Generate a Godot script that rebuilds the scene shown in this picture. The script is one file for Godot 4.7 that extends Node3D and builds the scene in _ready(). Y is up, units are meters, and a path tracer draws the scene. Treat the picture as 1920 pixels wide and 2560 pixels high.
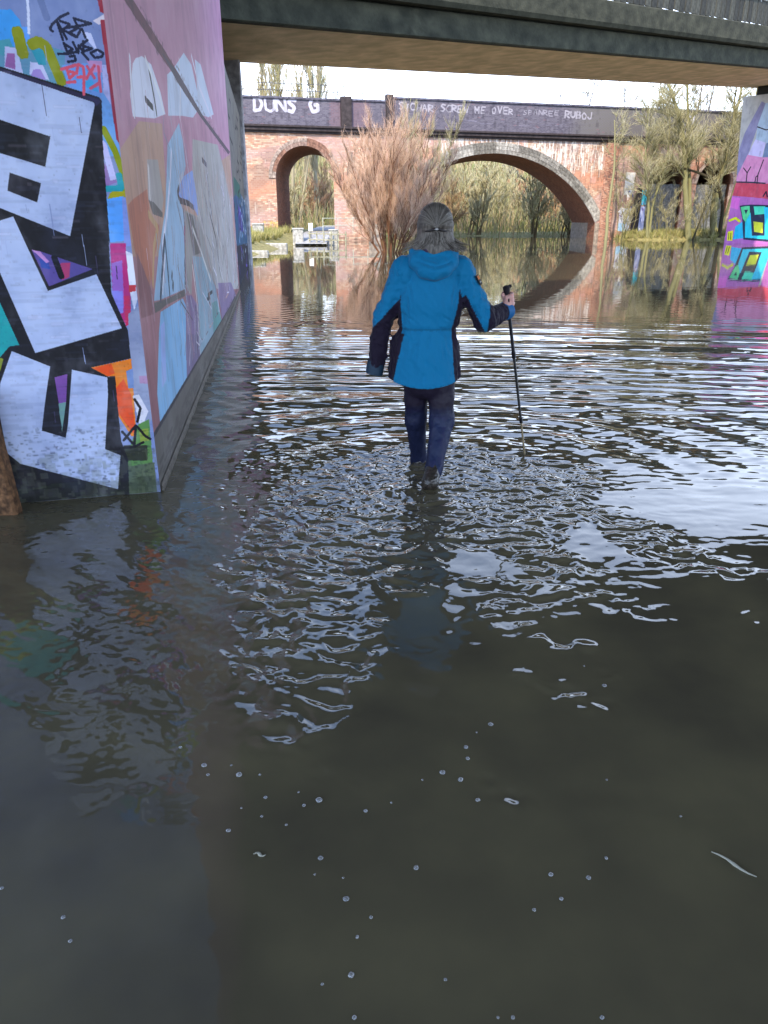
extends Node3D
# A flooded underpass: a person in a blue coat wades towards a brick railway viaduct, past graffiti-covered abutments.

var used := {}
var rng := RandomNumberGenerator.new()

# ------------------------------------------------------------------ mesh builder
class MB:
	var v := PackedVector3Array()
	var n := PackedVector3Array()
	var u := PackedVector2Array()
	var c := PackedColorArray()
	var ix := PackedInt32Array()
	var col := Color(1, 1, 1)
	func tri(a: Vector3, b: Vector3, d: Vector3) -> void:   # counter-clockwise seen from outside
		var nn := (b - a).cross(d - a).normalized()
		var k := v.size()
		v.append(a); v.append(b); v.append(d)
		n.append(nn); n.append(nn); n.append(nn)
		u.append(Vector2(a.x + a.z, -a.y)); u.append(Vector2(b.x + b.z, -b.y)); u.append(Vector2(d.x + d.z, -d.y))
		c.append(col); c.append(col); c.append(col)
		ix.append(k); ix.append(k + 2); ix.append(k + 1)
	func quad(a: Vector3, b: Vector3, d: Vector3, e: Vector3) -> void:
		tri(a, b, d); tri(a, d, e)
	func quad_uv(a: Vector3, b: Vector3, d: Vector3, e: Vector3, ua: Vector2, ub: Vector2, ud: Vector2, ue: Vector2) -> void:
		quad(a, b, d, e)
		var k := u.size() - 6
		u[k] = ua; u[k + 1] = ub; u[k + 2] = ud; u[k + 3] = ua; u[k + 4] = ud; u[k + 5] = ue
	func box(at: Vector3, size: Vector3, bs := Basis(), ch := 0.0) -> void:
		var h := size * 0.5
		if ch <= 0.0:
			var p := []
			for i in 8:
				p.append(at + bs * Vector3(h.x * (1 if i & 1 else -1), h.y * (1 if i & 2 else -1), h.z * (1 if i & 4 else -1)))
			quad(p[0], p[2], p[3], p[1]); quad(p[4], p[5], p[7], p[6])
			quad(p[0], p[4], p[6], p[2]); quad(p[1], p[3], p[7], p[5])
			quad(p[0], p[1], p[5], p[4]); quad(p[2], p[6], p[7], p[3])
			return
		# chamfered along all twelve edges
		for ax in 3:
			for s: float in [-1.0, 1.0]:
				var q := []
				for k in 4:
					var w := Vector3()
					w[ax] = h[ax] * s
					w[(ax + 1) % 3] = (h[(ax + 1) % 3] - ch) * (1.0 if k == 1 or k == 2 else -1.0)
					w[(ax + 2) % 3] = (h[(ax + 2) % 3] - ch) * (1.0 if k >= 2 else -1.0)
					q.append(at + bs * w)
				if s > 0: quad(q[0], q[1], q[2], q[3])
				else: quad(q[3], q[2], q[1], q[0])
			for s1: float in [-1.0, 1.0]:
				for s2: float in [-1.0, 1.0]:
					var q2 := []
					for k2 in 4:
						var w2 := Vector3()
						w2[ax] = (h[ax] - ch) * (1.0 if k2 == 1 or k2 == 2 else -1.0)
						var e1: float = 0.0 if k2 < 2 else ch
						w2[(ax + 1) % 3] = (h[(ax + 1) % 3] - (ch - e1)) * s1
						w2[(ax + 2) % 3] = (h[(ax + 2) % 3] - e1) * s2
						q2.append(at + bs * w2)
					if s1 * s2 > 0: quad(q2[3], q2[2], q2[1], q2[0])
					else: quad(q2[0], q2[1], q2[2], q2[3])
	func tube(pts: Array, rad: Array, sides := 6, capped := true) -> void:
		var k0 := v.size()
		var t0: Vector3 = (pts[1] - pts[0]).normalized()
		var side := t0.cross(Vector3(0, 0, 1) if absf(t0.z) < 0.9 else Vector3(1, 0, 0)).normalized()
		var m := pts.size()
		for i in m:
			var t: Vector3 = (pts[mini(i + 1, m - 1)] - pts[maxi(i - 1, 0)]).normalized()
			side = (side - t * side.dot(t)).normalized()
			var up := t.cross(side)
			var r: float = rad[i]
			for j in sides:
				var a := TAU * j / sides
				var o := side * cos(a) + up * sin(a)
				v.append(pts[i] + o * r); n.append(o); u.append(Vector2(float(j) / sides, i)); c.append(col)
		for i in m - 1:
			for j in sides:
				var a0 := k0 + i * sides + j
				var a1 := k0 + i * sides + (j + 1) % sides
				ix.append_array([a0, a0 + sides, a1, a1, a0 + sides, a1 + sides])
		if capped:
			for e in 2:
				var i2 := 0 if e == 0 else m - 1
				var nn: Vector3 = (pts[0] - pts[1]).normalized() if e == 0 else (pts[m - 1] - pts[m - 2]).normalized()
				var kc := v.size()
				for j in sides:
					v.append(v[k0 + i2 * sides + j]); n.append(nn); u.append(Vector2()); c.append(col)
				for j in range(1, sides - 1):
					if e == 0: ix.append_array([kc, kc + j, kc + j + 1])
					else: ix.append_array([kc, kc + j + 1, kc + j])
	func twig(a: Vector3, mid: Vector3, b: Vector3, r: float) -> void:
		# a tapering three-sided whip that ends in a point
		var t := (b - a).normalized()
		var s := t.cross(Vector3(0.31, 0.2, 0.93)).normalized()
		var w := t.cross(s)
		var k := v.size()
		for q in 2:
			var p := a if q == 0 else mid
			var rr := r if q == 0 else r * 0.7
			for j in 3:
				var o := s * cos(TAU * j / 3.0) + w * sin(TAU * j / 3.0)
				v.append(p + o * rr); n.append(o); u.append(Vector2()); c.append(col)
		v.append(b); n.append(t); u.append(Vector2()); c.append(col)
		for j in 3:
			var j2 := (j + 1) % 3
			ix.append_array([k + j, k + 3 + j, k + j2, k + j2, k + 3 + j, k + 3 + j2, k + 3 + j, k + 6, k + 3 + j2])
	func prism(poly: PackedVector2Array, z0: float, z1: float) -> void:   # poly in x,y; z1 is the front (+z)
		if Geometry2D.is_polygon_clockwise(poly):
			poly.reverse()
		var t := Geometry2D.triangulate_polygon(poly)
		for i in range(0, t.size(), 3):
			var a := poly[t[i]]; var b := poly[t[i + 1]]; var d := poly[t[i + 2]]
			if (b - a).cross(d - a) < 0:
				var s := b; b = d; d = s
			tri(Vector3(a.x, a.y, z1), Vector3(b.x, b.y, z1), Vector3(d.x, d.y, z1))
			tri(Vector3(a.x, a.y, z0), Vector3(d.x, d.y, z0), Vector3(b.x, b.y, z0))
		for i in poly.size():
			var a := poly[i]; var b := poly[(i + 1) % poly.size()]
			quad(Vector3(a.x, a.y, z1), Vector3(a.x, a.y, z0), Vector3(b.x, b.y, z0), Vector3(b.x, b.y, z1))
	func ball(at: Vector3, r: Vector3, rings := 8, sides := 12) -> void:
		var k := v.size()
		for i in rings + 1:
			var th := PI * i / rings
			for j in sides + 1:
				var o := Vector3(sin(th) * cos(TAU * j / sides), cos(th), sin(th) * sin(TAU * j / sides))
				v.append(at + o * r); n.append((o / r).normalized()); u.append(Vector2(float(j) / sides, float(i) / rings)); c.append(col)
		for i in rings:
			for j in sides:
				var a := k + i * (sides + 1) + j
				ix.append_array([a, a + sides + 1, a + 1, a + 1, a + sides + 1, a + sides + 2])
	func mesh() -> ArrayMesh:
		var arr := []
		arr.resize(Mesh.ARRAY_MAX)
		arr[Mesh.ARRAY_VERTEX] = v; arr[Mesh.ARRAY_NORMAL] = n; arr[Mesh.ARRAY_TEX_UV] = u; arr[Mesh.ARRAY_COLOR] = c; arr[Mesh.ARRAY_INDEX] = ix
		var m := ArrayMesh.new()
		m.add_surface_from_arrays(Mesh.PRIMITIVE_TRIANGLES, arr)
		return m

# ------------------------------------------------------------------ painted surfaces (flat spray paint and print, in metres on the wall)
class Canvas:
	var im: Image
	var w: float
	var h: float
	var x0: float
	func _init(width: float, height: float, px: int, py: int, base: String, start := 0.0) -> void:
		w = width; h = height; x0 = start
		im = Image.create(px, py, false, Image.FORMAT_RGB8)
		im.fill(Color(base))
	func pix(s: float, t: float) -> Vector2:
		return Vector2((s - x0) / w * im.get_width(), (1.0 - t / h) * im.get_height())
	func fill(colour: String, a: Array) -> void:
		var p := PackedVector2Array()
		for i in range(0, a.size(), 2):
			p.append(pix(a[i], a[i + 1]))
		raster(Color(colour), p)
	func raster(colour: Color, p: PackedVector2Array) -> void:
		var lo := INF
		var hi := -INF
		for q in p:
			lo = minf(lo, q.y); hi = maxf(hi, q.y)
		for y in range(maxi(0, int(floor(lo))), mini(im.get_height(), int(ceil(hi)) + 1)):
			var xs := []
			var yc := y + 0.5
			for i in p.size():
				var a := p[i]; var b := p[(i + 1) % p.size()]
				if (a.y <= yc) != (b.y <= yc):
					xs.append(a.x + (yc - a.y) / (b.y - a.y) * (b.x - a.x))
			xs.sort()
			for i in range(0, xs.size() - 1, 2):
				var xa := int(round(xs[i])); var xb := int(round(xs[i + 1]))
				if xb > xa:
					im.fill_rect(Rect2i(xa, y, xb - xa, 1), colour)
	func stroke(colour: String, width: float, a: Array) -> void:
		var sc := Vector2(im.get_width() / w, im.get_height() / h)
		for i in range(0, a.size() - 2, 2):
			var p := Vector2(a[i], a[i + 1]); var q := Vector2(a[i + 2], a[i + 3])
			var e := (q - p).normalized() * width * 0.5
			var o := e.orthogonal()
			e *= 0.6
			var r := PackedVector2Array()
			for z: Vector2 in [p - e + o * 0.6, p + o, q + o, q + e + o * 0.6, q + e - o * 0.6, q - o, p - o, p - e - o * 0.6]:
				r.append(pix(z.x, z.y))
			raster(Color(colour), r)
	func dab(colour: Color, s: float, t: float, ds: float, dt: float) -> void:
		var p := pix(s, t)
		im.fill_rect(Rect2i(int(p.x), int(p.y), maxi(1, int(ds / w * im.get_width())), maxi(1, int(dt / h * im.get_height()))), colour)
	func mist(r: RandomNumberGenerator, colour: Color, s0: float, s1: float, t0: float, t1: float, many: int, a0: float, len_s: float, len_t: float) -> void:
		# thin stains, drips and grime, laid over what is there
		var over := Image.create(im.get_width(), im.get_height(), false, Image.FORMAT_RGBA8)
		for i in many:
			var p := pix(r.randf_range(s0, s1), r.randf_range(t0, t1))
			var z := Vector2(maxf(1, r.randf_range(0.2, 1.0) * len_s / w * im.get_width()), maxf(1, r.randf_range(0.2, 1.0) * len_t / h * im.get_height()))
			over.fill_rect(Rect2i(int(p.x), int(p.y), int(z.x), int(z.y)), Color(colour, a0 * r.randf_range(0.3, 1.0)))
		var half := over.duplicate()
		half.resize(maxi(1, over.get_width() / 2), maxi(1, over.get_height() / 2), Image.INTERPOLATE_BILINEAR)
		half.resize(over.get_width(), over.get_height(), Image.INTERPOLATE_CUBIC)
		im.convert(Image.FORMAT_RGBA8)
		im.blend_rect(half, Rect2i(Vector2i(), im.get_size()), Vector2i())
		im.convert(Image.FORMAT_RGB8)
	func cloudy(sd: int, freq: float, dark: Color, light: Color, most: float, stretch := Vector2(1, 1)) -> void:
		# uneven fading of the paint: a soft noise, darker here and lighter there
		var f := FastNoiseLite.new()
		f.seed = sd; f.frequency = freq; f.fractal_octaves = 6; f.fractal_gain = 0.62
		var nx := 360; var ny := 360
		var over := Image.create(nx, ny, false, Image.FORMAT_RGBA8)
		for y in ny:
			for x in nx:
				var e := f.get_noise_2d(x * stretch.x, y * stretch.y) * 1.7
				over.set_pixel(x, y, Color(dark if e < 0 else light, minf(absf(e), 1.0) * most))
		over.resize(im.get_width(), im.get_height(), Image.INTERPOLATE_BILINEAR)
		im.convert(Image.FORMAT_RGBA8)
		im.blend_rect(over, Rect2i(Vector2i(), im.get_size()), Vector2i())
		im.convert(Image.FORMAT_RGB8)
	func texture() -> ImageTexture:
		return ImageTexture.create_from_image(im)

# ------------------------------------------------------------------ soft bodies: tapered capsules joined by a smooth minimum, meshed as surface nets
class Soft:
	var A := PackedVector3Array()
	var B := PackedVector3Array()
	var S := PackedVector3Array()
	var IL := PackedFloat32Array()
	var RA := PackedFloat32Array()
	var DR := PackedFloat32Array()
	var k := 0.03
	var mod: Callable
	var tint: Callable
	func bone(a: Vector3, b: Vector3, ra: float, rb: float, sq := Vector3(1, 1, 1)) -> void:
		var s := Vector3(1.0 / sq.x, 1.0 / sq.y, 1.0 / sq.z)
		var ab := (b - a) * s
		A.append(a); B.append(ab); S.append(s); IL.append(1.0 / maxf(ab.length_squared(), 1e-9)); RA.append(ra); DR.append(rb - ra)
	func one(i: int, p: Vector3) -> float:
		var pa := (p - A[i]) * S[i]
		var t := clampf(pa.dot(B[i]) * IL[i], 0.0, 1.0)
		return (pa - B[i] * t).length() - RA[i] - DR[i] * t
	func field(p: Vector3, some: PackedInt32Array) -> float:
		var d := 1.0
		for i in some:
			var pa := (p - A[i]) * S[i]
			var t := clampf(pa.dot(B[i]) * IL[i], 0.0, 1.0)
			var e := (pa - B[i] * t).length() - RA[i] - DR[i] * t
			var q := maxf(k - absf(d - e), 0.0) / k
			d = minf(d, e) - q * q * k * 0.25
		return d
	func build(mb: MB, cell: float) -> void:
		var lo := Vector3(INF, INF, INF)
		var hi := -lo
		for i in A.size():
			var b := A[i] + B[i] / S[i]
			var r := maxf(RA[i], RA[i] + DR[i]) / minf(S[i].x, minf(S[i].y, S[i].z)) + k
			lo = lo.min(A[i] - Vector3(r, r, r)).min(b - Vector3(r, r, r))
			hi = hi.max(A[i] + Vector3(r, r, r)).max(b + Vector3(r, r, r))
		lo -= Vector3.ONE * cell * 2
		var nb := Vector3i(((hi - lo) / (cell * 4)).ceil()) + Vector3i.ONE
		var nx := nb.x * 4 + 1; var ny := nb.y * 4 + 1; var nz := nb.z * 4 + 1
		var val := PackedFloat32Array()
		val.resize(nx * ny * nz)
		val.fill(9.0)
		var blocks := []
		var half := cell * 2.0 * 1.7321 * 1.7 + 0.008
		for bz in nb.z:
			for by in nb.y:
				for bx in nb.x:
					var cen := lo + Vector3(bx * 4 + 2, by * 4 + 2, bz * 4 + 2) * cell
					var near := PackedInt32Array()
					var best := INF
					var ds := PackedFloat32Array()
					for i in A.size():
						var e := one(i, cen)
						ds.append(e)
						best = minf(best, e)
					if best > half + k * 0.5 or best < -half - 0.05:
						continue
					for i in A.size():
						if ds[i] < best + k + half * 2.0:
							near.append(i)
					blocks.append(Vector3i(bx * 4, by * 4, bz * 4))
					for z in 5:
						for y in 5:
							var row := ((bz * 4 + z) * ny + by * 4 + y) * nx + bx * 4
							for x in 5:
								if val[row + x] == 9.0:
									var p := lo + Vector3(bx * 4 + x, by * 4 + y, bz * 4 + z) * cell
									var d := field(p, near)
									val[row + x] = mod.call(p, d) if mod.is_valid() else d
		var id := {}
		var corner := [0, 1, nx, nx + 1, nx * ny, nx * ny + 1, nx * ny + nx, nx * ny + nx + 1]
		var at := [Vector3(0, 0, 0), Vector3(1, 0, 0), Vector3(0, 1, 0), Vector3(1, 1, 0), Vector3(0, 0, 1), Vector3(1, 0, 1), Vector3(0, 1, 1), Vector3(1, 1, 1)]
		var edges := [[0, 1], [2, 3], [4, 5], [6, 7], [0, 2], [1, 3], [4, 6], [5, 7], [0, 4], [1, 5], [2, 6], [3, 7]]
		for b: Vector3i in blocks:
			for z in 4:
				for y in 4:
					for x in 4:
						var base := ((b.z + z) * ny + b.y + y) * nx + b.x + x
						var inside := 0
						for q in 8:
							if val[base + corner[q]] < 0.0: inside += 1
						if inside == 0 or inside == 8:
							continue
						var sum := Vector3()
						var m := 0
						for e: Array in edges:
							var f0 := val[base + corner[e[0]]]; var f1 := val[base + corner[e[1]]]
							if (f0 < 0.0) != (f1 < 0.0):
								sum += at[e[0]].lerp(at[e[1]], f0 / (f0 - f1))
								m += 1
						var p := lo + (Vector3(b.x + x, b.y + y, b.z + z) + sum / m) * cell
						var g := Vector3(val[base + 1] + val[base + nx + 1] + val[base + nx * ny + 1] + val[base + nx * ny + nx + 1] - val[base] - val[base + nx] - val[base + nx * ny] - val[base + nx * ny + nx],
							val[base + nx] + val[base + nx + 1] + val[base + nx * ny + nx] + val[base + nx * ny + nx + 1] - val[base] - val[base + 1] - val[base + nx * ny] - val[base + nx * ny + 1],
							val[base + nx * ny] + val[base + nx * ny + 1] + val[base + nx * ny + nx] + val[base + nx * ny + nx + 1] - val[base] - val[base + 1] - val[base + nx] - val[base + nx + 1])
						id[base] = mb.v.size()
						mb.v.append(p); mb.n.append(g.normalized()); mb.u.append(Vector2(p.x, -p.y))
						mb.c.append(tint.call(p) if tint.is_valid() else mb.col)
		var sx := 1; var sy := nx; var sz := nx * ny
		for base: int in id:
			for ax in 3:
				var d: int = [sx, sy, sz][ax]
				var o1: int = [sy, sz, sx][ax]
				var o2: int = [sz, sx, sy][ax]
				var f0 := val[base]; var f1 := val[base + d]
				if (f0 < 0.0) == (f1 < 0.0):
					continue
				if not (id.has(base - o1) and id.has(base - o2) and id.has(base - o1 - o2)):
					continue
				var a: int = id[base]; var b2: int = id[base - o1]; var c2: int = id[base - o1 - o2]; var d2: int = id[base - o2]
				if f0 < 0.0: mb.ix.append_array([a, c2, b2, a, d2, c2])
				else: mb.ix.append_array([a, b2, c2, a, c2, d2])

# ------------------------------------------------------------------ scene helpers
func numbered(called: String) -> String:
	var k: int = used.get(called, 0)
	used[called] = k + 1
	return called if k == 0 else "%s_%03d" % [called, k]

func thing(called: String, label: String, category: String, at := Vector3.ZERO, turn := 0.0, group := "") -> Node3D:
	var o := Node3D.new()
	o.name = numbered(called)
	add_child(o, true)
	o.position = at
	o.rotation.y = turn
	tag(o, label, category, group)
	return o

func tag(o: Node3D, label: String, category: String, group := "") -> Node3D:
	o.set_meta("label", label)
	o.set_meta("category", category)
	if group:
		o.set_meta("group", group)
	return o

func obj(called: String, mesh: Mesh, m: Material, parent: Node3D = null) -> MeshInstance3D:
	var o := MeshInstance3D.new()
	o.name = numbered(called) if parent == null else called
	o.mesh = mesh
	o.material_override = m
	if parent == null: add_child(o, true)
	else:
		var k := 0
		while parent.has_node(NodePath(o.name)):
			k += 1
			o.name = "%s_%03d" % [called, k]
		parent.add_child(o, true)
	return o

func struct(called: String, mesh: Mesh, m: Material) -> MeshInstance3D:
	var o := obj(called, mesh, m)
	o.set_meta("kind", "structure")
	return o

func dup(o: Node3D, label := "") -> Node3D:
	var stem := String(o.name)
	var re := RegEx.create_from_string("_\\d{3}$")
	stem = re.sub(stem, "")
	var r: Node3D = o.duplicate()
	r.name = numbered(stem)
	add_child(r, true)
	if label: r.set_meta("label", label)
	return r

func noise_tex(sd: int, freq: float, lo: Color, hi: Color, size := 512, kind := FastNoiseLite.TYPE_SIMPLEX_SMOOTH, oct := 5) -> NoiseTexture2D:
	var f := FastNoiseLite.new()
	f.seed = sd; f.frequency = freq; f.noise_type = kind; f.fractal_octaves = oct
	var g := Gradient.new()
	g.set_color(0, lo); g.set_color(1, hi)
	var t := NoiseTexture2D.new()
	t.width = size; t.height = size; t.seamless = true; t.noise = f; t.color_ramp = g
	return t

func bump_tex(sd: int, freq: float, strength: float, size := 512, oct := 4) -> NoiseTexture2D:
	var f := FastNoiseLite.new()
	f.seed = sd; f.frequency = freq; f.fractal_octaves = oct
	var t := NoiseTexture2D.new()
	t.width = size; t.height = size; t.seamless = true; t.noise = f; t.as_normal_map = true; t.bump_strength = strength
	return t

var grime: NoiseTexture2D
var rough_bump: NoiseTexture2D
var cloth_bump: NoiseTexture2D
var blotch: NoiseTexture2D

func mat(colour: String, rough := 0.8, tex: Texture2D = null, scale := 0.5, bump: Texture2D = null, bump_by := 0.5, spec := 0.4) -> StandardMaterial3D:
	var m := StandardMaterial3D.new()
	m.albedo_color = Color(colour)
	m.roughness = rough
	m.metallic_specular = spec
	if tex:
		m.albedo_texture = tex
	if bump:
		m.normal_enabled = true; m.normal_texture = bump; m.normal_scale = bump_by
	if tex or bump:
		m.uv1_triplanar = true
		m.uv1_scale = Vector3.ONE * scale
	return m

func vmat(rough := 0.8, spec := 0.4) -> StandardMaterial3D:
	var m := StandardMaterial3D.new()
	m.vertex_color_use_as_albedo = true
	m.roughness = rough
	m.metallic_specular = spec
	return m

func painted(cv: Canvas, rough := 0.7) -> StandardMaterial3D:
	var m := StandardMaterial3D.new()
	m.albedo_texture = cv.texture()
	m.roughness = rough
	m.metallic_specular = 0.35
	return m

func lin(hex: String) -> Color:
	return Color(hex).srgb_to_linear()

# ------------------------------------------------------------------ the place
func _ready() -> void:
	rng.seed = 71
	# camera: held at eye height, tilted down
	var cam := Camera3D.new()
	cam.name = "camera"
	cam.position = Vector3(0, 1.5, 0)
	cam.rotation_degrees = Vector3(-21.7, 0, 0)
	cam.fov = 69.37
	cam.near = 0.05
	cam.far = 3000.0
	add_child(cam)
	# sky: bright thin cloud with a few pale blue gaps
	var sky_mat := ProceduralSkyMaterial.new()
	sky_mat.sky_top_color = Color(0.50, 0.60, 0.78)
	sky_mat.sky_horizon_color = Color(0.80, 0.90, 1.0)
	sky_mat.sky_curve = 0.14
	sky_mat.ground_bottom_color = Color(0.16, 0.15, 0.11)
	sky_mat.ground_horizon_color = Color(0.3, 0.3, 0.26)
	sky_mat.sky_energy_multiplier = 1.5
	sky_mat.sun_angle_max = 12.0
	sky_mat.sky_cover = cloud_cover()
	sky_mat.sky_cover_modulate = Color(1, 1, 1, 0.8)
	var sky := Sky.new()
	sky.sky_material = sky_mat
	var env := Environment.new()
	env.background_mode = Environment.BG_SKY
	env.sky = sky
	env.background_energy_multiplier = 1.0
	env.tonemap_mode = Environment.TONE_MAPPER_LINEAR
	env.tonemap_exposure = 1.75
	env.sdfgi_enabled = true
	env.ssao_enabled = true
	env.ssil_enabled = true
	var we := WorldEnvironment.new()
	we.name = "sky"
	we.environment = env
	add_child(we)
	var sun := DirectionalLight3D.new()
	sun.name = "sun"
	sun.light_color = Color(1.0, 0.93, 0.82)
	sun.light_energy = 1.35
	sun.light_angular_distance = 1.0
	sun.shadow_enabled = true
	sun.rotation_degrees = Vector3(-43, -24, 0)
	add_child(sun)

	grime = noise_tex(5, 0.012, Color(0.62, 0.62, 0.62), Color(1, 1, 1))
	blotch = noise_tex(9, 0.006, Color(0.45, 0.45, 0.43), Color(1, 1, 1))
	rough_bump = bump_tex(6, 0.05, 4.0)
	cloth_bump = bump_tex(8, 0.11, 2.0)

	ground()
	water()
	retaining_wall()
	overhead_deck()
	bridge_ahead()
	viaduct()
	bank_details()
	trees()
	wader()
	small_things()

func cloud_cover() -> ImageTexture:
	var f := FastNoiseLite.new()
	f.seed = 12; f.frequency = 1.5; f.fractal_octaves = 5
	var im := Image.create(512, 256, false, Image.FORMAT_RGBAF)
	for y in 256:
		for x in 512:
			var la := PI * (0.5 - (y + 0.5) / 256.0)
			var lo := TAU * (x + 0.5) / 512.0
			var d := Vector3(cos(la) * cos(lo), sin(la), cos(la) * sin(lo))
			var e := f.get_noise_3d(d.x, d.y * 1.6, d.z)
			var a := smoothstep(-0.22, 0.25, e + 0.16) * smoothstep(0.62, 0.2, d.y)
			var b := 0.92 + 0.3 * f.get_noise_3d(d.x * 2.0 + 9.0, d.y * 2.0, d.z * 2.0)
			im.set_pixel(x, y, Color(b, b * 0.985, b * 0.96, a))
	return ImageTexture.create_from_image(im)

# ------------------------------------------------------------------ ground
var hills := FastNoiseLite.new()

func land(x: float, z: float) -> float:
	var d := -z
	var n := hills.get_noise_2d(x * 1.6, z * 1.6) * 0.14 + hills.get_noise_2d(x * 7.0, z * 7.0) * 0.05
	var left := smoothstep(-4.6, -6.0, x) * smoothstep(31.5, 34.5, d + n * 6.0) * (0.32 + 0.25 * smoothstep(40.0, 55.0, d))
	var right := smoothstep(16.0, 19.5, x + n * 5.0) * smoothstep(54.0, 58.5, d - (x - 17.0) * 0.12 + n * 6.0) * 0.34
	var far := smoothstep(64.0, 70.0, d + n * 8.0) * (0.10 + 0.02 * (d - 66.0) + 10.0 * smoothstep(78.0, 150.0, d))
	return -0.45 + maxf(left, maxf(right, far)) * 1.0 + (0.45 if maxf(left, maxf(right, far)) > 0.0 else 0.0) * smoothstep(0.0, 0.25, maxf(left, maxf(right, far))) + n * smoothstep(0.0, 0.3, maxf(left, maxf(right, far)))

func ground() -> void:
	hills.seed = 3; hills.frequency = 0.05; hills.fractal_octaves = 4
	var bed := MB.new()
	bed.quad(Vector3(-1500, -0.5, 1500), Vector3(1500, -0.5, 1500), Vector3(1500, -0.5, -1500), Vector3(-1500, -0.5, -1500))
	struct("ground", bed.mesh(), mat("5a5236", 0.95, grime, 0.05))
	var st := SurfaceTool.new()
	st.begin(Mesh.PRIMITIVE_TRIANGLES)
	st.set_smooth_group(0)
	var nx := 150; var nz := 150
	for j in nz + 1:
		for i in nx + 1:
			var x := lerpf(-70.0, 110.0, float(i) / nx)
			var t := float(j) / nz
			var z := -lerpf(30.0, 78.0, t / 0.6) if t < 0.6 else -lerpf(78.0, 260.0, pow((t - 0.6) / 0.4, 1.5))
			st.add_vertex(Vector3(x, land(x, z), z))
	for j in nz:
		for i in nx:
			var a := j * (nx + 1) + i
			for k in [a, a + nx + 1, a + 1, a + 1, a + nx + 1, a + nx + 2]:
				st.add_index(k)
	st.generate_normals()
	struct("river_bank", st.commit(), mat("a8a278", 0.95, noise_tex(21, 0.02, Color(0.55, 0.55, 0.42), Color(1, 0.97, 0.9)), 0.35, rough_bump, 0.8))

# ------------------------------------------------------------------ water
var wn := FastNoiseLite.new()
var wn2 := FastNoiseLite.new()
var chaos: PackedByteArray
const CW := 200
const CH := 200

func chaos_at(x: float, d: float) -> float:
	var fx := (x + 1.6) / 4.0 * CW - 0.5
	var fy := (d - 1.4) / 4.0 * CH - 0.5
	if fx < 0 or fy < 0 or fx >= CW - 1 or fy >= CH - 1:
		return 0.0
	var i := int(fx); var j := int(fy)
	var a := fx - i; var b := fy - j
	var k := (j * CW + i) * 3
	return lerpf(lerpf(chaos[k], chaos[k + 3], a), lerpf(chaos[k + CW * 3], chaos[k + CW * 3 + 3], a), b) / 255.0

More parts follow.
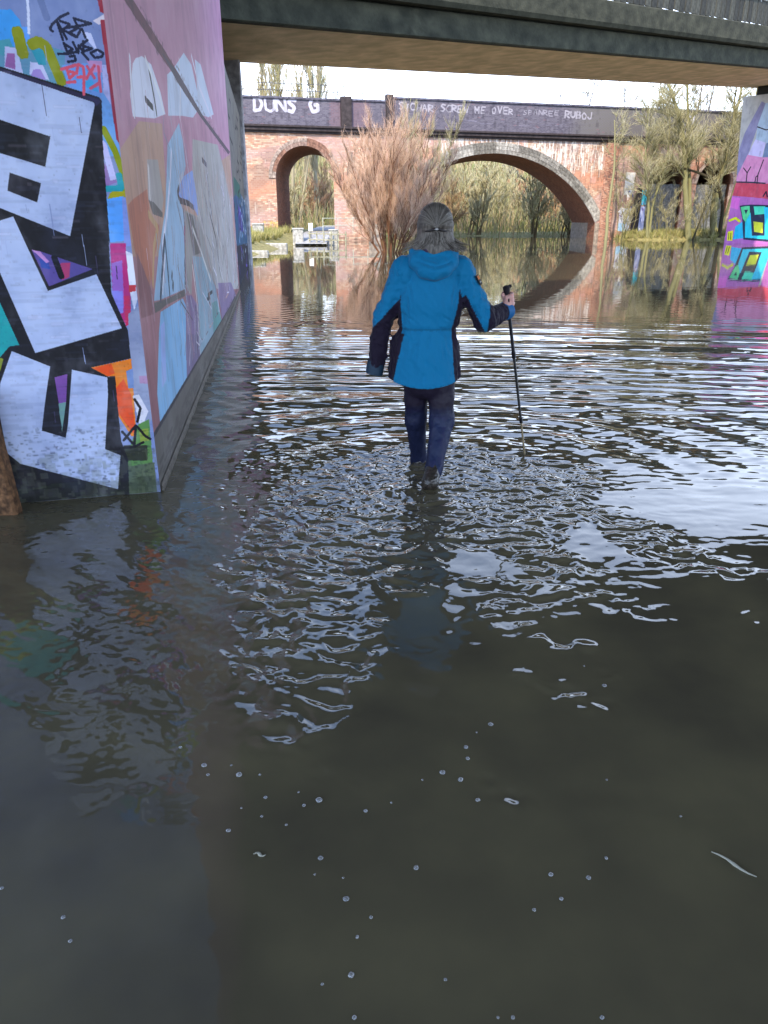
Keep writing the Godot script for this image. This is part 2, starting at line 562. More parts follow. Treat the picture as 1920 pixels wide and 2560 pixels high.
func wave(x: float, d: float) -> float:
	var h := 0.0
	# breeze ripples, longer across the view than along it; calmer far off
	var far := smoothstep(8.5, 12.8, d)
	var amp := lerpf(0.0005 + 0.0013 * smoothstep(3.0, 6.5, d), 0.00035, far)
	h += amp * wn.get_noise_2d(x * 130.0, d * 340.0) * 1.6
	h += 0.0014 * smoothstep(1.2, 4.5, d) * (1.0 - 0.9 * far) * wn.get_noise_2d(x * 38.0 + 50.0, d * 90.0)
	if d > 20.0:
		return h
	# rings spreading from the feet and from the pole
	var px := x - 0.27; var pz := d - 4.25
	var r := sqrt(px * px + pz * pz) + 0.001
	var ahead := smoothstep(-0.35, 0.45, pz / r)
	var patch := 0.75 + 0.5 * absf(wn.get_noise_2d(x * 22.0, d * 26.0 + 200.0))
	var calm := 1.0 - far
	var g := (0.08 + 0.92 * ahead) * smoothstep(0.5, 1.3, r) * exp(-r / 3.2) * patch * calm
	var wob := wn.get_noise_2d(x * 25.0, d * 25.0) * 0.9
	h += 0.0075 * g * sin(TAU * r / (0.40 + 0.02 * r) + wob)
	h += 0.0009 * g * sin(TAU * r / 0.125 + wob * 2.2)
	# the same waves further out, flattened into long crests across the view
	var band := smoothstep(5.2, 7.0, d) * calm
	if band > 0.0:
		var yy := d + 0.02 * (x - 0.3) * (x - 0.3) + 0.10 * wn.get_noise_2d(x * 9.0, d * 12.0)
		var sway := wn.get_noise_2d(x * 7.0 + 90.0, d * 20.0)
		h += band * (0.0085 * (0.7 + 0.9 * sway) * sin(TAU * yy / 0.78 + wob * 0.5) + 0.0034 * (0.8 - 0.6 * sway) * sin(TAU * (yy + 0.05 * x) / 0.23 + wob * 1.5))
	var qx := x - 1.0; var qz := d - 4.9
	var q := sqrt(qx * qx + qz * qz) + 0.001
	h += 0.0026 * smoothstep(0.2, 0.5, q) * exp(-q / 1.0) * (0.1 + 0.9 * smoothstep(-0.5, 0.5, qz / q + qx / q * 0.5)) * sin(TAU * q / 0.21 + wob)
	# fine shivering close to the wall
	if x < 0.4 and d < 5.0:
		h += 0.0013 * smoothstep(0.4, -0.8, x) * smoothstep(1.2, 2.6, d) * wn2.get_noise_2d(x * 260.0 + 17.0, d * 330.0)
	# an older wave train coming off the left wall
	if x < 0.5 and d > 2.0:
		var wl := (x + 1.3) * 0.97 + (d - 4.1) * 0.14
		h += 0.0018 * exp(-absf(wl) / 1.1) * sin(TAU * (wl * 0.55 + d * 0.75) / 0.19 + wob * 2.0)
	# a dropped ring beside the left leg
	var ex := x + 0.68; var ez := d - 4.74
	var e := sqrt(ex * ex + ez * ez)
	if e < 0.9:
		h += 0.0011 * smoothstep(0.9, 0.1, e) * sin(TAU * e / 0.085 + 2.0 * wob) * (0.5 + wob * 0.4)
	# broken water where the legs and the stick went through
	if d < 5.5 and d > 1.4:
		var m := maxf(chaos_at(x, d), 0.09 * smoothstep(2.0, 3.0, d) * (1.0 - smoothstep(0.9, 2.2, absf(x - 0.2))))
		if m > 0.01:
			var wx := x + 0.05 * wn2.get_noise_2d(x * 60.0, d * 60.0)
			var wz := d + 0.05 * wn2.get_noise_2d(x * 60.0 + 77.0, d * 60.0)
			h += m * (0.0085 * wn2.get_noise_2d(wx * 80.0, wz * 115.0) + 0.0052 * wn2.get_noise_2d(wx * 180.0 + 31.0, wz * 230.0) + 0.0015 * wn2.get_noise_2d(wx * 400.0 + 11.0, wz * 460.0) + 0.0017 * sin(TAU * r / 0.105 + 7.0 * wn2.get_noise_2d(x * 22.0, d * 22.0)))
	return h

func water() -> void:
	wn.seed = 41; wn.frequency = 0.02; wn.fractal_octaves = 2
	wn2.seed = 43; wn2.frequency = 0.05; wn2.fractal_octaves = 2
	# where the surface is broken, in plan
	var cv := Canvas.new(4.0, 4.0, CW, CH, "000000")
	for e: Array in [
		[1.0, [-0.72,3.71,-0.64,4.23,-0.34,4.69,0.10,5.07,0.57,5.13,0.82,4.79,1.39,4.59,1.32,4.19,1.11,3.74,0.84,3.31,1.05,3.01,0.72,2.92,0.50,3.31,0.29,3.26,0.22,2.83,0.06,2.79,-0.06,3.01,-0.14,2.75,-0.36,2.63,-0.47,2.42,-0.65,2.79,-0.83,3.06,-0.68,3.31]],
		[0.8, [-0.51,2.63,-0.14,2.75,0.04,2.56,0.00,2.27,-0.13,1.95,-0.27,1.82,-0.39,1.86,-0.48,2.10,-0.61,2.33]],
		[1.0, [1.17,3.88,1.54,3.49,1.59,3.16,1.84,3.03,1.79,2.94,1.49,3.01,1.24,3.13,1.08,3.61]],
		[0.8, [0.35,2.96,0.78,3.01,1.07,2.75,1.24,2.60,1.06,2.60,0.82,2.75,0.51,2.63,0.82,2.39,0.72,2.36,0.42,2.52]],
		[1.0, [0.44,2.26,0.59,2.19,0.78,2.02,0.66,2.02,0.50,2.13]],
		[1.0, [0.23,1.69,0.30,1.69,0.42,1.60,0.34,1.58]],
		[0.9, [1.46,2.67,1.63,2.71,1.52,2.49,1.46,2.61]],
		[0.4, [-1.20,4.19,-0.89,4.36,-0.70,3.88,-0.91,3.31,-1.07,3.49]],
		[0.6, [-0.25,1.79,-0.04,1.68,-0.05,1.66,-0.26,1.76]],
		[0.6, [0.78,2.24,0.86,2.20,0.84,2.17,0.77,2.21]]]:
		var p := PackedVector2Array()
		for i in range(0, e[1].size(), 2):
			p.append(Vector2((e[1][i] + 1.6) / 4.0 * CW, (e[1][i + 1] - 1.4) / 4.0 * CH))
		cv.raster(Color(e[0], e[0], e[0]), p)
	cv.im.resize(CW / 3, CH / 3, Image.INTERPOLATE_BILINEAR)
	cv.im.resize(CW, CH, Image.INTERPOLATE_CUBIC)
	chaos = cv.im.get_data()
	# rows along the view, closer together where the ripples are small
	var rows := PackedFloat32Array([-80.0, -20.0, -6.0, -2.0, -0.6, 0.0, 0.4, 0.7])
	var d := 0.8
	while d < 150.0:
		rows.append(d)
		d += 0.02 if d < 1.5 else 0.011 if d < 5.4 else 0.018 if d < 9.0 else 0.04 if d < 16.0 else 0.11 if d < 30.0 else 0.3 if d < 66.0 else 4.0
	var half := 215
	var wide := 10
	var nx := 2 * (half + wide) + 1
	var nz := rows.size()
	var v := PackedVector3Array(); v.resize(nx * nz)
	for j in nz:
		d = rows[j]
		var hw := 0.36 + 0.53 * maxf(d, 0.6)
		var out := 26.0 + maxf(d, 0.0) * 0.9
		var flat := d < 0.75 or d > 70.0
		for i in nx:
			var k := i - half - wide
			var x := hw * k / half
			if absi(k) > half:
				x = signf(k) * lerpf(hw, out, pow(float(absi(k) - half) / wide, 1.5))
			v[j * nx + i] = Vector3(x, 0.0 if flat or absi(k) > half else wave(x, d), -d)
	var nrm := PackedVector3Array(); nrm.resize(nx * nz)
	for j in nz:
		var ja := maxi(j - 1, 0) * nx; var jb := mini(j + 1, nz - 1) * nx
		for i in nx:
			var ia := maxi(i - 1, 0); var ib := mini(i + 1, nx - 1)
			nrm[j * nx + i] = (v[j * nx + ib] - v[j * nx + ia]).cross(v[jb + i] - v[ja + i]).normalized()
	var ix := PackedInt32Array(); ix.resize((nx - 1) * (nz - 1) * 6)
	var w := 0
	for j in nz - 1:
		for i in nx - 1:
			var a := j * nx + i
			ix[w] = a; ix[w + 1] = a + nx; ix[w + 2] = a + 1; ix[w + 3] = a + 1; ix[w + 4] = a + nx; ix[w + 5] = a + nx + 1
			w += 6
	var arr := []
	arr.resize(Mesh.ARRAY_MAX)
	arr[Mesh.ARRAY_VERTEX] = v; arr[Mesh.ARRAY_NORMAL] = nrm; arr[Mesh.ARRAY_INDEX] = ix
	var m := ArrayMesh.new()
	m.add_surface_from_arrays(Mesh.PRIMITIVE_TRIANGLES, arr)
	var wm := StandardMaterial3D.new()
	wm.albedo_color = Color(0.128, 0.113, 0.070).linear_to_srgb()
	wm.albedo_texture = noise_tex(61, 0.009, Color(0.78, 0.78, 0.80), Color(1, 1, 0.96))     # silt hanging in the flood
	wm.uv1_triplanar = true
	wm.uv1_world_triplanar = true
	wm.uv1_scale = Vector3.ONE * 0.35
	wm.roughness = 0.02
	wm.metallic_specular = 0.5
	struct("water", m, wm)

# ------------------------------------------------------------------ graffiti wall on the left
const CORNER := Vector3(-1.316, 0, -4.094)

func retaining_wall() -> void:
	var along_a := Vector3(-0.9698, 0, 0.2439)
	var along_b := Vector3(-0.14273, 0, -0.98976)
	var top := 5.5
	var o := thing("graffiti_wall", "tall concrete wing wall covered in graffiti, white block letters on its near end and a pink mural along it", "wall")
	# the near end: white block letters on black
	var g := Canvas.new(2.4, 5.6, 940, 1880, "7d8cbc", -0.06)
	g.fill("7a8abb", [-0.1, 2.0, 2.4, 2.0, 2.4, 5.6, -0.1, 5.6])
	g.fill("5f93b0", [0.507,2.277,0.37,2.272,0.195,2.23,0.217,2.083,0.544,2.071])
	g.fill("3f9be6", [0.488,2.381,0.403,2.385,0.371,2.345,0.368,2.284,0.402,2.239,0.516,2.228])
	g.fill("5a9cf0", [0.403,2.313,0.342,2.322,0.34,2.255,0.385,2.222,0.415,2.239])
	g.fill("4a9aa8", [0.511,2.253,0.43,2.269,0.415,2.22,0.468,2.199,0.518,2.216])
	g.fill("c3c4ea", [0.455,2.237,0.403,2.233,0.394,2.127,0.471,2.149])
	g.fill("a060a0", [0.45,2.209,0.417,2.211,0.425,2.145,0.469,2.156])
	g.fill("c6c8ec", [0.355,2.179,0.305,2.178,0.282,2.106,0.367,2.128])
	g.fill("9f86cc", [0.347,2.148,0.316,2.152,0.296,2.105,0.361,2.122])
	g.fill("2f93a8", [0.344,2.23,0.289,2.238,0.286,2.169,0.32,2.168])
	g.stroke("8a9018", 0.05, [0.391,2.304,0.381,2.206])
	g.stroke("8a9018", 0.045, [0.341,2.248,0.305,2.264,0.274,2.245,0.229,2.098])
	g.stroke("d6dcf4", 0.012, [0.327,2.431,0.329,2.389,0.342,2.294])
	g.stroke("6474a4", 0.03, [0.27,2.428,0.253,2.357])
	g.fill("c8cdf0", [0.115,2.315,0.068,2.308,0.044,2.224,0.074,2.26])
	g.fill("6d9be0", [0.217,2.172,0.035,2.192,0.049,2.036,0.203,2.083])
	g.fill("c48fc0", [0.104,2.196,0.034,2.196,0.041,2.147,0.083,2.146])
	g.fill("3fa6e0", [0.135,2.124,0.088,2.113,0.066,2.062,0.133,2.086])
	g.fill("6ea2de", [0.052,2.088,0.024,2.063,0.006,1.862,-0.013,1.786,0.082,1.785])
	g.fill("b7b6e6", [0.036,2.18,0.015,2.18,0.016,2.01,0.045,2.062])
	g.fill("8f6aa8", [0.089,1.764,0.031,1.666,0.093,1.644])
	g.fill("c6c0ee", [0.079,1.861,0.06,1.84,0.033,1.68,0.064,1.673,0.082,1.792])
	g.stroke("8a9410", 0.03, [0.067,1.908,0.024,1.807,0,1.709,-0.003,1.627])
	g.stroke("1e96a4", 0.03, [0.087,1.634,0.016,1.638,0.019,1.702])
	g.stroke("a8a016", 0.03, [-0.002,1.608,0.061,1.607,0.084,1.558])
	g.fill("58a0f0", [0.093,1.587,0.01,1.602,0.027,1.388,0.104,1.381])
	g.fill("8294d8", [0.018,1.594,-0.017,1.602,-0.009,1.365,0.036,1.358])
	g.fill("bb2a74", [0.104,1.377,0.028,1.377,0.029,1.161,0.05,0.954,0.087,0.979,0.123,1.124])
	g.fill("9a62c0", [0.109,1.279,0.055,1.293,0.072,1.067,0.09,1.02,0.123,1.124])
	g.fill("8a86e0", [0.127,1.14,0.071,1.139,0.081,1.028,0.105,1.02])
	g.fill("d02c58", [0.07,1.115,0.039,1.114,0.048,0.97,0.078,0.955])
	g.fill("e4e6f4", [0.031,1.339,-0.002,1.323,0.001,1.097,0.025,1.034,0.036,1.138])
	g.fill("c83a40", [0.036,1.169,0.001,1.169,0.005,1.137,0.041,1.13])
	g.fill("8f97b4", [0.058,1.019,-0.007,1.065,-0.004,0.727,-0.005,0.438,0.033,0.404,0.087,0.585,0.08,0.773])
	g.fill("a87aa0", [0.042,0.686,-0.003,0.684,-0.002,0.641,0.043,0.643])
	g.fill("e87a1e", [0.288,0.742,0.071,0.782,0.081,0.593,0.095,0.345,0.123,0.347,0.182,0.476,0.171,0.692,0.211,0.69])
	g.fill("e8501e", [0.276,0.74,0.178,0.76,0.165,0.705,0.203,0.692])
	g.fill("ea4c22", [0.171,0.624,0.125,0.673,0.095,0.585,0.097,0.355,0.12,0.374,0.177,0.485])
	g.fill("6e86b8", [0.107,0.715,0.069,0.73,0.076,0.619,0.107,0.621])
	g.fill("d9d6e2", [0.088,0.576,0.054,0.583,0.015,0.484,0.048,0.415,0.073,0.416])
	g.fill("5c8a48", [0.078,0.412,0.016,0.439,0.024,0.165,0.163,0.157,0.163,0.231])
	g.fill("8a9c3c", [0.078,0.38,0.027,0.386,0.03,0.314,0.078,0.308])
	g.fill("2f3326", [0.171,0.296,0.042,0.287,0.052,0.195,0.183,0.205])
	g.fill("55624a", [0.171,0.167,0.015,0.183,0.021,-0.027,0.175,-0.013])
	# black block behind the letters
	g.fill("1c1b20", [0.738,2.215,0.489,2.155,0.069,2.043,0.058,2.026,0.076,1.861,0.089,1.651,0.105,1.374,0.108,1.392,0.13,1.128,0.069,0.93,0.074,0.783,0.284,0.743,0.203,0.689,0.166,0.692,0.175,0.502,0.181,0.324,0.157,0.212,0.18,-0.051,1.175,0.042])
	g.fill("2c2742", [0.491,2.149,0.073,2.035,0.061,2.022,0.089,2.002,0.093,2.021,0.493,2.135])
	g.fill("1fa0a0", [0.952,1.15,0.677,1.094,0.622,0.877,0.671,0.871,0.726,0.817,1.007,0.876])
	g.fill("8a9428", [1.007,0.876,0.726,0.815,0.711,0.808,0.738,0.745,1.028,0.774])
	g.fill("594a92", [0.485,1.347,0.452,1.343,0.206,1.251,0.43,1.169])
	g.fill("3048a0", [0.458,1.306,0.422,1.305,0.408,1.253,0.451,1.261])
	g.fill("b43a68", [0.359,1.282,0.31,1.285,0.325,1.213,0.364,1.199])
	g.fill("c58cc8", [0.484,1.349,0.446,1.339,0.41,1.29,0.425,1.283])
	g.stroke("14141a", 0.03, [0.384,1.312,0.362,1.214])
	g.fill("b2bedf", [0.743,2.188,0.493,2.137,0.095,2.019,0.093,2.006,0.292,1.412,0.597,1.544,0.852,1.644])
	g.fill("1b1b1e", [0.781,2,0.529,1.933,0.316,1.866,0.36,1.732,0.554,1.789,0.808,1.864])
	g.fill("201e24", [0.526,1.704,0.391,1.658,0.423,1.57,0.55,1.623])
	g.fill("b2bedf", [0.834,1.393,0.607,1.487,0.544,1.505,0.515,1.402,0.439,1.147,0.191,1.225,0.099,0.946,0.551,0.832,0.651,1.238,0.847,1.325])
	g.fill("b2bedf", [0.664,0.847,0.489,0.758,0.547,0.559,0.586,0.41,0.47,0.361,0.448,0.432,0.383,0.736,0.208,0.686,0.216,0.592,0.273,0.281,0.195,0.238,0.234,0.036,0.727,0.23,0.782,0.296,0.782,0.539,0.75,0.679])
	g.fill("7a4a98", [0.475,0.699,0.409,0.714,0.438,0.561,0.477,0.555])
	g.fill("6f9a92", [0.479,0.555,0.438,0.561,0.483,0.399])
	# red stripe down the corner
	g.fill("9a3040", [0.023,2.46,-0.018,2.463,-0.012,2.392,0.015,2.394])
	g.fill("dcd0dc", [0.054,2.358,-0.013,2.395,-0.009,2.367,0.028,2.344])
	g.fill("98303f", [0.02,2.363,-0.012,2.368,-0.016,2.038,-0.012,1.821,0.012,1.862,0.015,2.129])
	# tags
	g.stroke("20243a", 0.011, [0.156,2.384,0.196,2.366,0.233,2.337,0.248,2.317,0.236,2.306])
	g.stroke("20243a", 0.011, [0.214,2.352,0.197,2.274])
	g.stroke("20243a", 0.011, [0.212,2.35,0.179,2.278])
	g.stroke("20243a", 0.011, [0.199,2.351,0.157,2.339,0.192,2.315,0.142,2.296])
	g.stroke("20243a", 0.011, [0.13,2.323,0.168,2.304,0.135,2.288,0.109,2.324])
	g.stroke("20243a", 0.011, [0.107,2.324,0.095,2.288])
	g.stroke("20243a", 0.011, [0.136,2.366,0.121,2.323])
	g.stroke("20243a", 0.011, [0.137,2.364,0.062,2.347,0.121,2.334,0.176,2.324])
	g.stroke("20243a", 0.011, [0.196,2.264,0.185,2.226,0.158,2.239,0.195,2.26])
	g.stroke("20243a", 0.011, [0.154,2.269,0.137,2.224,0.13,2.256,0.113,2.229,0.108,2.275])
	g.stroke("20243a", 0.011, [0.228,2.217,0.184,2.219,0.136,2.231])
	g.stroke("20243a", 0.011, [0.087,2.28,0.121,2.257,0.072,2.245,0.113,2.232])
	g.stroke("20243a", 0.011, [0.189,2.186,0.153,2.192,0.154,2.213,0.178,2.208])
	g.stroke("20243a", 0.011, [0.121,2.228,0.094,2.198])
	g.stroke("20243a", 0.011, [0.023,2.229,0.049,2.242,0.082,2.227,0.065,2.208,0.033,2.213,0.023,2.229])
	g.stroke("d8566c", 0.013, [0.225,2.153,0.152,2.175])
	g.stroke("d8566c", 0.013, [0.197,2.158,0.191,2.118,0.161,2.141,0.187,2.147])
	g.stroke("d8566c", 0.013, [0.157,2.138,0.144,2.178,0.122,2.168,0.123,2.128,0.155,2.123])
	g.stroke("d8566c", 0.013, [0.105,2.172,0.077,2.122])
	g.stroke("d8566c", 0.013, [0.07,2.177,0.117,2.117])
	g.stroke("d8566c", 0.013, [0.054,2.174,0.057,2.064])
	g.stroke("d8566c", 0.013, [0.06,2.101,0.103,2.078,0.056,2.105])
	g.stroke("d8566c", 0.013, [0.206,2.1,0.166,2.105])
	g.stroke("d8566c", 0.013, [0.126,2.121,0.136,2.051])
	g.stroke("15151a", 0.014, [0.17,0.378,0.113,0.292,0.091,0.408,0.168,0.323])
	g.stroke("15151a", 0.014, [0.084,0.399,0.048,0.342,0.021,0.322])
	g.stroke("15151a", 0.014, [0.194,0.28,0.114,0.283,0.061,0.307])
	g.stroke("15151a", 0.014, [0.081,0.558,0.055,0.504,0.081,0.426])
	g.mist(rng, Color("5a6490"), -0.05, 0.7, 0.2, 1.95, 260, 0.16, 0.20, 0.02)
	g.mist(rng, Color("f0d8f0"), -0.05, 0.7, 0.3, 2.3, 110, 0.16, 0.10, 0.02)
	g.mist(rng, Color("20242c"), 0.0, 0.8, 0.05, 0.42, 420, 0.5, 0.03, 0.012)
	g.mist(rng, Color("20281c"), -0.05, 2.3, -0.02, 0.1, 300, 0.6, 0.12, 0.05)
	for i in 18:
		var s := rng.randf_range(0.0, 0.85); var h0 := rng.randf_range(0.5, 2.3)
		g.stroke(["8e9ac4", "a2aed4", "3a3450"][i % 3], rng.randf_range(0.002, 0.005), [s, h0, s + rng.randf_range(-0.004, 0.004), h0 - rng.randf_range(0.03, 0.16)])
	g.mist(rng, Color("4a4668"), -0.05, 1.2, 0.1, 2.2, 500, 0.12, 0.05, 0.02)
	g.mist(rng, Color("14141a"), -0.05, 1.2, 0.0, 2.4, 900, 0.5, 0.006, 0.006)
	g.mist(rng, Color("6a7058"), -0.05, 1.2, -0.02, 0.28, 260, 0.35, 0.05, 0.06)
	g.cloudy(4, 0.02, Color("4a5684"), Color("e8ecff"), 0.22, Vector2(1, 2))
	var e := 0.004
	var a0 := CORNER; var a1 := CORNER + along_a * 2.34
	var y0 := -0.6
	var mb := MB.new()
	mb.quad_uv(a1 + Vector3(0, 0, 0), a0, a0 + Vector3(0, 5.5, 0), a1 + Vector3(0, 5.5, 0), Vector2(1, 1), Vector2(0.025, 1), Vector2(0.025, 1 - 5.5 / 5.6), Vector2(1, 1 - 5.5 / 5.6))
	obj("painted_end", mb.mesh(), painted(g), o)
	# the long side: a faded mural above a bare plinth
	var b := Canvas.new(13.2, 5.6, 2048, 1400, "a9809f", -0.1)
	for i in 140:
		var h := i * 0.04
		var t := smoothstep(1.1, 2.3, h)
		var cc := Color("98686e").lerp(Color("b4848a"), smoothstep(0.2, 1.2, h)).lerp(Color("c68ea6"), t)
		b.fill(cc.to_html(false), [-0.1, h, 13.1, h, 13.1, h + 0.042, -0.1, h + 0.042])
	b.fill("c49c88", [-0.09,1.79,0.74,2.02,1.83,2.12,1.66,1.61,12.63,2.69,12.2,0.76,0,1.31])
	b.fill("c07a64", [0.04,1.56,0.21,1.59,0.77,1.66,0.78,1.52,1.13,1.45,0.79,1.27,0.46,1.11,0.25,1.13,0.14,1.25,0.07,1.36])
	b.fill("94686c", [0.14,1.33,0.32,1.22,0.52,1.09,0.49,0.96,0.04,0.99,0.07,1.16])
	b.fill("b0a8a4", [0.9,1.83,1.4,1.86,1.49,1.62,1.31,1.52,0.99,1.57,0.78,1.6])
	b.fill("6a6664", [0.78,1.6,1,1.59,1.37,1.53,1.34,1.5,0.9,1.52])
	b.fill("b8b4b0", [4.21,2.23,8.51,2.53,9.92,2.23,11.51,1.7,12.38,0.1,8.43,0.41,5.88,0.65,5.1,0.99,3.99,1.51,4.11,1.72,3.87,1.89])
	b.fill("a09c98", [2.84,1.56,4.09,1.5,5.2,1.07,5.73,0.68,5.24,0.71,4,1.09,3.13,1.16,2.75,0.86,2.4,0.94])
	b.fill("6f6c6a", [2.98,1.54,3.5,1.52,4.08,1.16,3.24,1.17])
	b.fill("e6e8fa", [0.74,2.31,0.88,2.36,1.16,2.42,1.56,2.44,1.92,2.33,2.09,2.21,1.44,2.11,0.53,2.02,0.52,2.13])
	b.fill("d0dcf2", [2.45,2.52,2.92,2.63,4.06,2.95,4.84,2.98,5.67,2.7,4.48,2.45,3.35,2.34,2.27,2.22])
	b.fill("d4dcee", [5.37,3.12,6.22,3.21,8.09,2.89,6.88,2.72,5.34,2.58])
	b.fill("a2c2de", [2.03,2,3.02,2.25,3.22,2.13,3.27,1.93,2.4,1.64,2.52,1.62,2.77,1.53,2.34,0.95,0.83,1.01,0.55,1.03,0.98,1.29,1.54,1.56])
	b.fill("8ea8e6", [2.77,1.81,3.9,1.93,4.11,1.72,4.13,1.51,3.58,1.6,2.53,1.64,2.44,1.69])
	b.fill("6c6a68", [0.55,1.02,1.26,0.98,2.34,0.95,2.25,0.9,1.13,0.95,0.79,0.95,0.54,0.96])
	b.fill("90c0e8", [0.78,0.94,2.06,0.9,2.22,0.83,2.16,0.76,2.26,0.85,1.72,0.2,0.81,0.24,0.26,0.3,0.28,0.52,0.61,0.83])
	b.fill("a8bcf0", [0.71,0.86,0.91,0.87,0.71,0.52,0.49,0.51])
	b.fill("90acbc", [3.14,1.17,4.27,1.11,5.21,0.82,5.73,0.68,6.31,0.2,4.25,0.02,2.98,0.24,3.28,0.72])
	b.fill("6aa0a0", [4.92,0.57,5.71,0.52,6.31,0.2,4.82,0.23])
	b.fill("8a749c", [2.29,0.9,2.75,0.86,3.26,0.71,3,0.24,1.88,0.44])
	b.fill("8c7a9c", [6.14,0.7,9.48,0.45,10.9,0.1,6.44,0.13])
	b.fill("a8506c", [2.61,0.31,3.54,0.21,3.09,0.13,2.37,0.22])
	b.fill("7c6e90", [2.05,0.63,3.09,0.46,3.05,0.26,1.74,0.22])
	b.stroke("e6e8f8", 0.05, [2.25,1.98,2,1.77,1.59,1.52,1.19,1.32])
	b.stroke("3c4a5e", 0.05, [1.35,1.38,1.09,1.2,0.83,1.01])
	b.stroke("3c4a5e", 0.05, [1.35,1.36,1.33,1.15,1.3,0.99])
	b.stroke("e8ecf8", 0.04, [1.27,1.26,1.09,1.14,0.96,1.04])
	b.stroke("3a3c48", 0.06, [5.23,2.11,5.92,2.09,5.86,1.77,6.08,1.54])
	b.stroke("d8d6d2", 0.05, [3.39,1.41,4.09,1.17,5.04,0.81])
	b.stroke("d8d6d2", 0.05, [3.06,1.09,3.18,0.82,3.15,0.6,3.04,0.3])
	b.stroke("d0ccc8", 0.06, [6.61,1.38,7.54,1.1,7.76,0.54])
	b.stroke("55504e", 0.06, [5.75,1.54,6.46,1.26,6.82,0.74])
	b.stroke("4a4448", 0.05, [2.55,1.73,2.4,1.68,2.53,1.63,3.23,1.62,3.67,1.59])
	b.stroke("4a4a50", 0.05, [2.71,1.59,2.71,1.42,2.3,0.96])
	b.stroke("a84068", 0.05, [2.67,1.42,2.59,1.3])
	b.stroke("e0d8d4", 0.05, [0.92,1.79,0.85,1.61])
	b.stroke("c8a070", 0.05, [0.72,1.52,1.05,1.44,0.79,1.33,0.58,1.12])
	b.stroke("f0eef8", 0.05, [0.66,2.33,0.58,2.14,0.59,2.03])
	b.stroke("f0eef8", 0.04, [3.54,2.81,3.43,2.58,3.14,2.3])
	b.stroke("e8e4f4", 0.05, [4.94,3.08,5.68,2.9,7.53,2.79])
	b.stroke("20242c", 0.05, [1.4,2.41,1.54,2.24,1.58,2.15])
	b.stroke("20242c", 0.04, [1.1,2.18,1.42,2.17])
	b.stroke("f4f4fc", 0.04, [1.29,2.43,1.83,2.31,1.99,2.21])
	b.stroke("3c4650", 0.04, [4.47,0.7,5.13,0.68])
	b.stroke("3c4650", 0.04, [4.29,0.67,4.7,0.65])
	b.stroke("3c4650", 0.05, [4.58,0.61,4.74,0.56])
	b.stroke("2e3a4c", 0.08, [10.44,0.09,6.19,0.11,3.17,0.21])
	b.stroke("8e8a9a", 0.05, [2.44,0.81,2.34,0.37])
	b.stroke("57505c", 0.05, [2.99,0.74,2.82,0.29])
	b.stroke("c4ccdc", 0.05, [2.96,1.85,2.6,1.77,2.66,1.7])
	b.stroke("403c40", 0.04, [1.56,1.13,1.5,1.09])
	b.stroke("403c40", 0.05, [1.56,1.06,1.5,1.02])
	# rusty diagonal streak
	b.fill("6e3a44", [0.66,2.6,1.02,2.68,2.3,2.68,3.53,2.67,3.23,2.6,2.14,2.59])
	b.fill("4a3c4c", [2.17,2.63,3.54,2.67,5.82,2.63,12.71,2.74,11.94,2.64,5.33,2.57,3.21,2.58])
	# thin sprayed lines, highlights and runs down the letters
	for i in 260:
		var s := 1.6 + 11.0 * rng.randf()
		var h0 := rng.randf_range(0.45, 2.3)
		var l := rng.randf_range(0.1, 0.7)
		var cc: String = ["d8d0dc", "e4e0ec", "80747c", "6a626c", "a8b4c4", "98807c", "c8a090", "8c9ab0"][rng.randi() % 8]
		b.stroke(cc, rng.randf_range(0.006, 0.012) * (1.0 + 0.25 * s), [s, h0, s + l * rng.randf_range(-0.5, 0.9), maxf(0.36, h0 - l * 0.6), s + l * rng.randf_range(-0.6, 1.2), maxf(0.36, h0 - l)])
	for i in 90:
		var s := rng.randf_range(0.3, 12.5); var h0 := rng.randf_range(0.6, 2.5)
		b.stroke(["c4a0b4", "e0d4e4", "a47884", "9cb0c8"][i % 4], rng.randf_range(0.008, 0.02), [s, h0, s + 0.01, maxf(0.36, h0 - rng.randf_range(0.15, 0.8))])
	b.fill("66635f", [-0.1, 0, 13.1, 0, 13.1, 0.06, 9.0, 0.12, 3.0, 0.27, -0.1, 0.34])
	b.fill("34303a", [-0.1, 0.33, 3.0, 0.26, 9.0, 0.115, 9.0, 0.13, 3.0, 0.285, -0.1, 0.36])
	b.mist(rng, Color("5a4a54"), 0, 13, 0.4, 2.6, 500, 0.16, 0.05, 0.6)
	b.mist(rng, Color("e8dce8"), 0, 13, 0.4, 2.6, 400, 0.13, 0.05, 0.5)
	b.mist(rng, Color("3a2228"), 0.6, 12.6, 2.58, 2.72, 420, 0.5, 0.12, 0.03)
	b.mist(rng, Color("2c2a26"), 0, 13, 0.0, 0.2, 600, 0.4, 0.3, 0.04)
	b.cloudy(8, 0.02, Color("4a3c44"), Color("f0e8f4"), 0.16, Vector2(2, 1))
	var b1 := CORNER + along_b * 12.8
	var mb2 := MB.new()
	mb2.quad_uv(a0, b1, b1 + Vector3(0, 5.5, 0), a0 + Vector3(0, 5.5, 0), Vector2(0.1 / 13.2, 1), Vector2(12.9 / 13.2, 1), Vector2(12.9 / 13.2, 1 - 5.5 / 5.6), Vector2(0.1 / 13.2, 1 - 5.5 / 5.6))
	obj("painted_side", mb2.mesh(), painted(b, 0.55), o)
	# the solid behind the two faces
	var conc := mat("6e6a62", 0.85, grime, 0.4, rough_bump, 0.4)
	var body := MB.new()
	var a2 := a1 + along_b * 12.0
	for q in [[a1, a2], [a2, b1]]:
		body.quad(q[1], q[0], q[0] + Vector3(0, 5.5, 0), q[1] + Vector3(0, 5.5, 0))
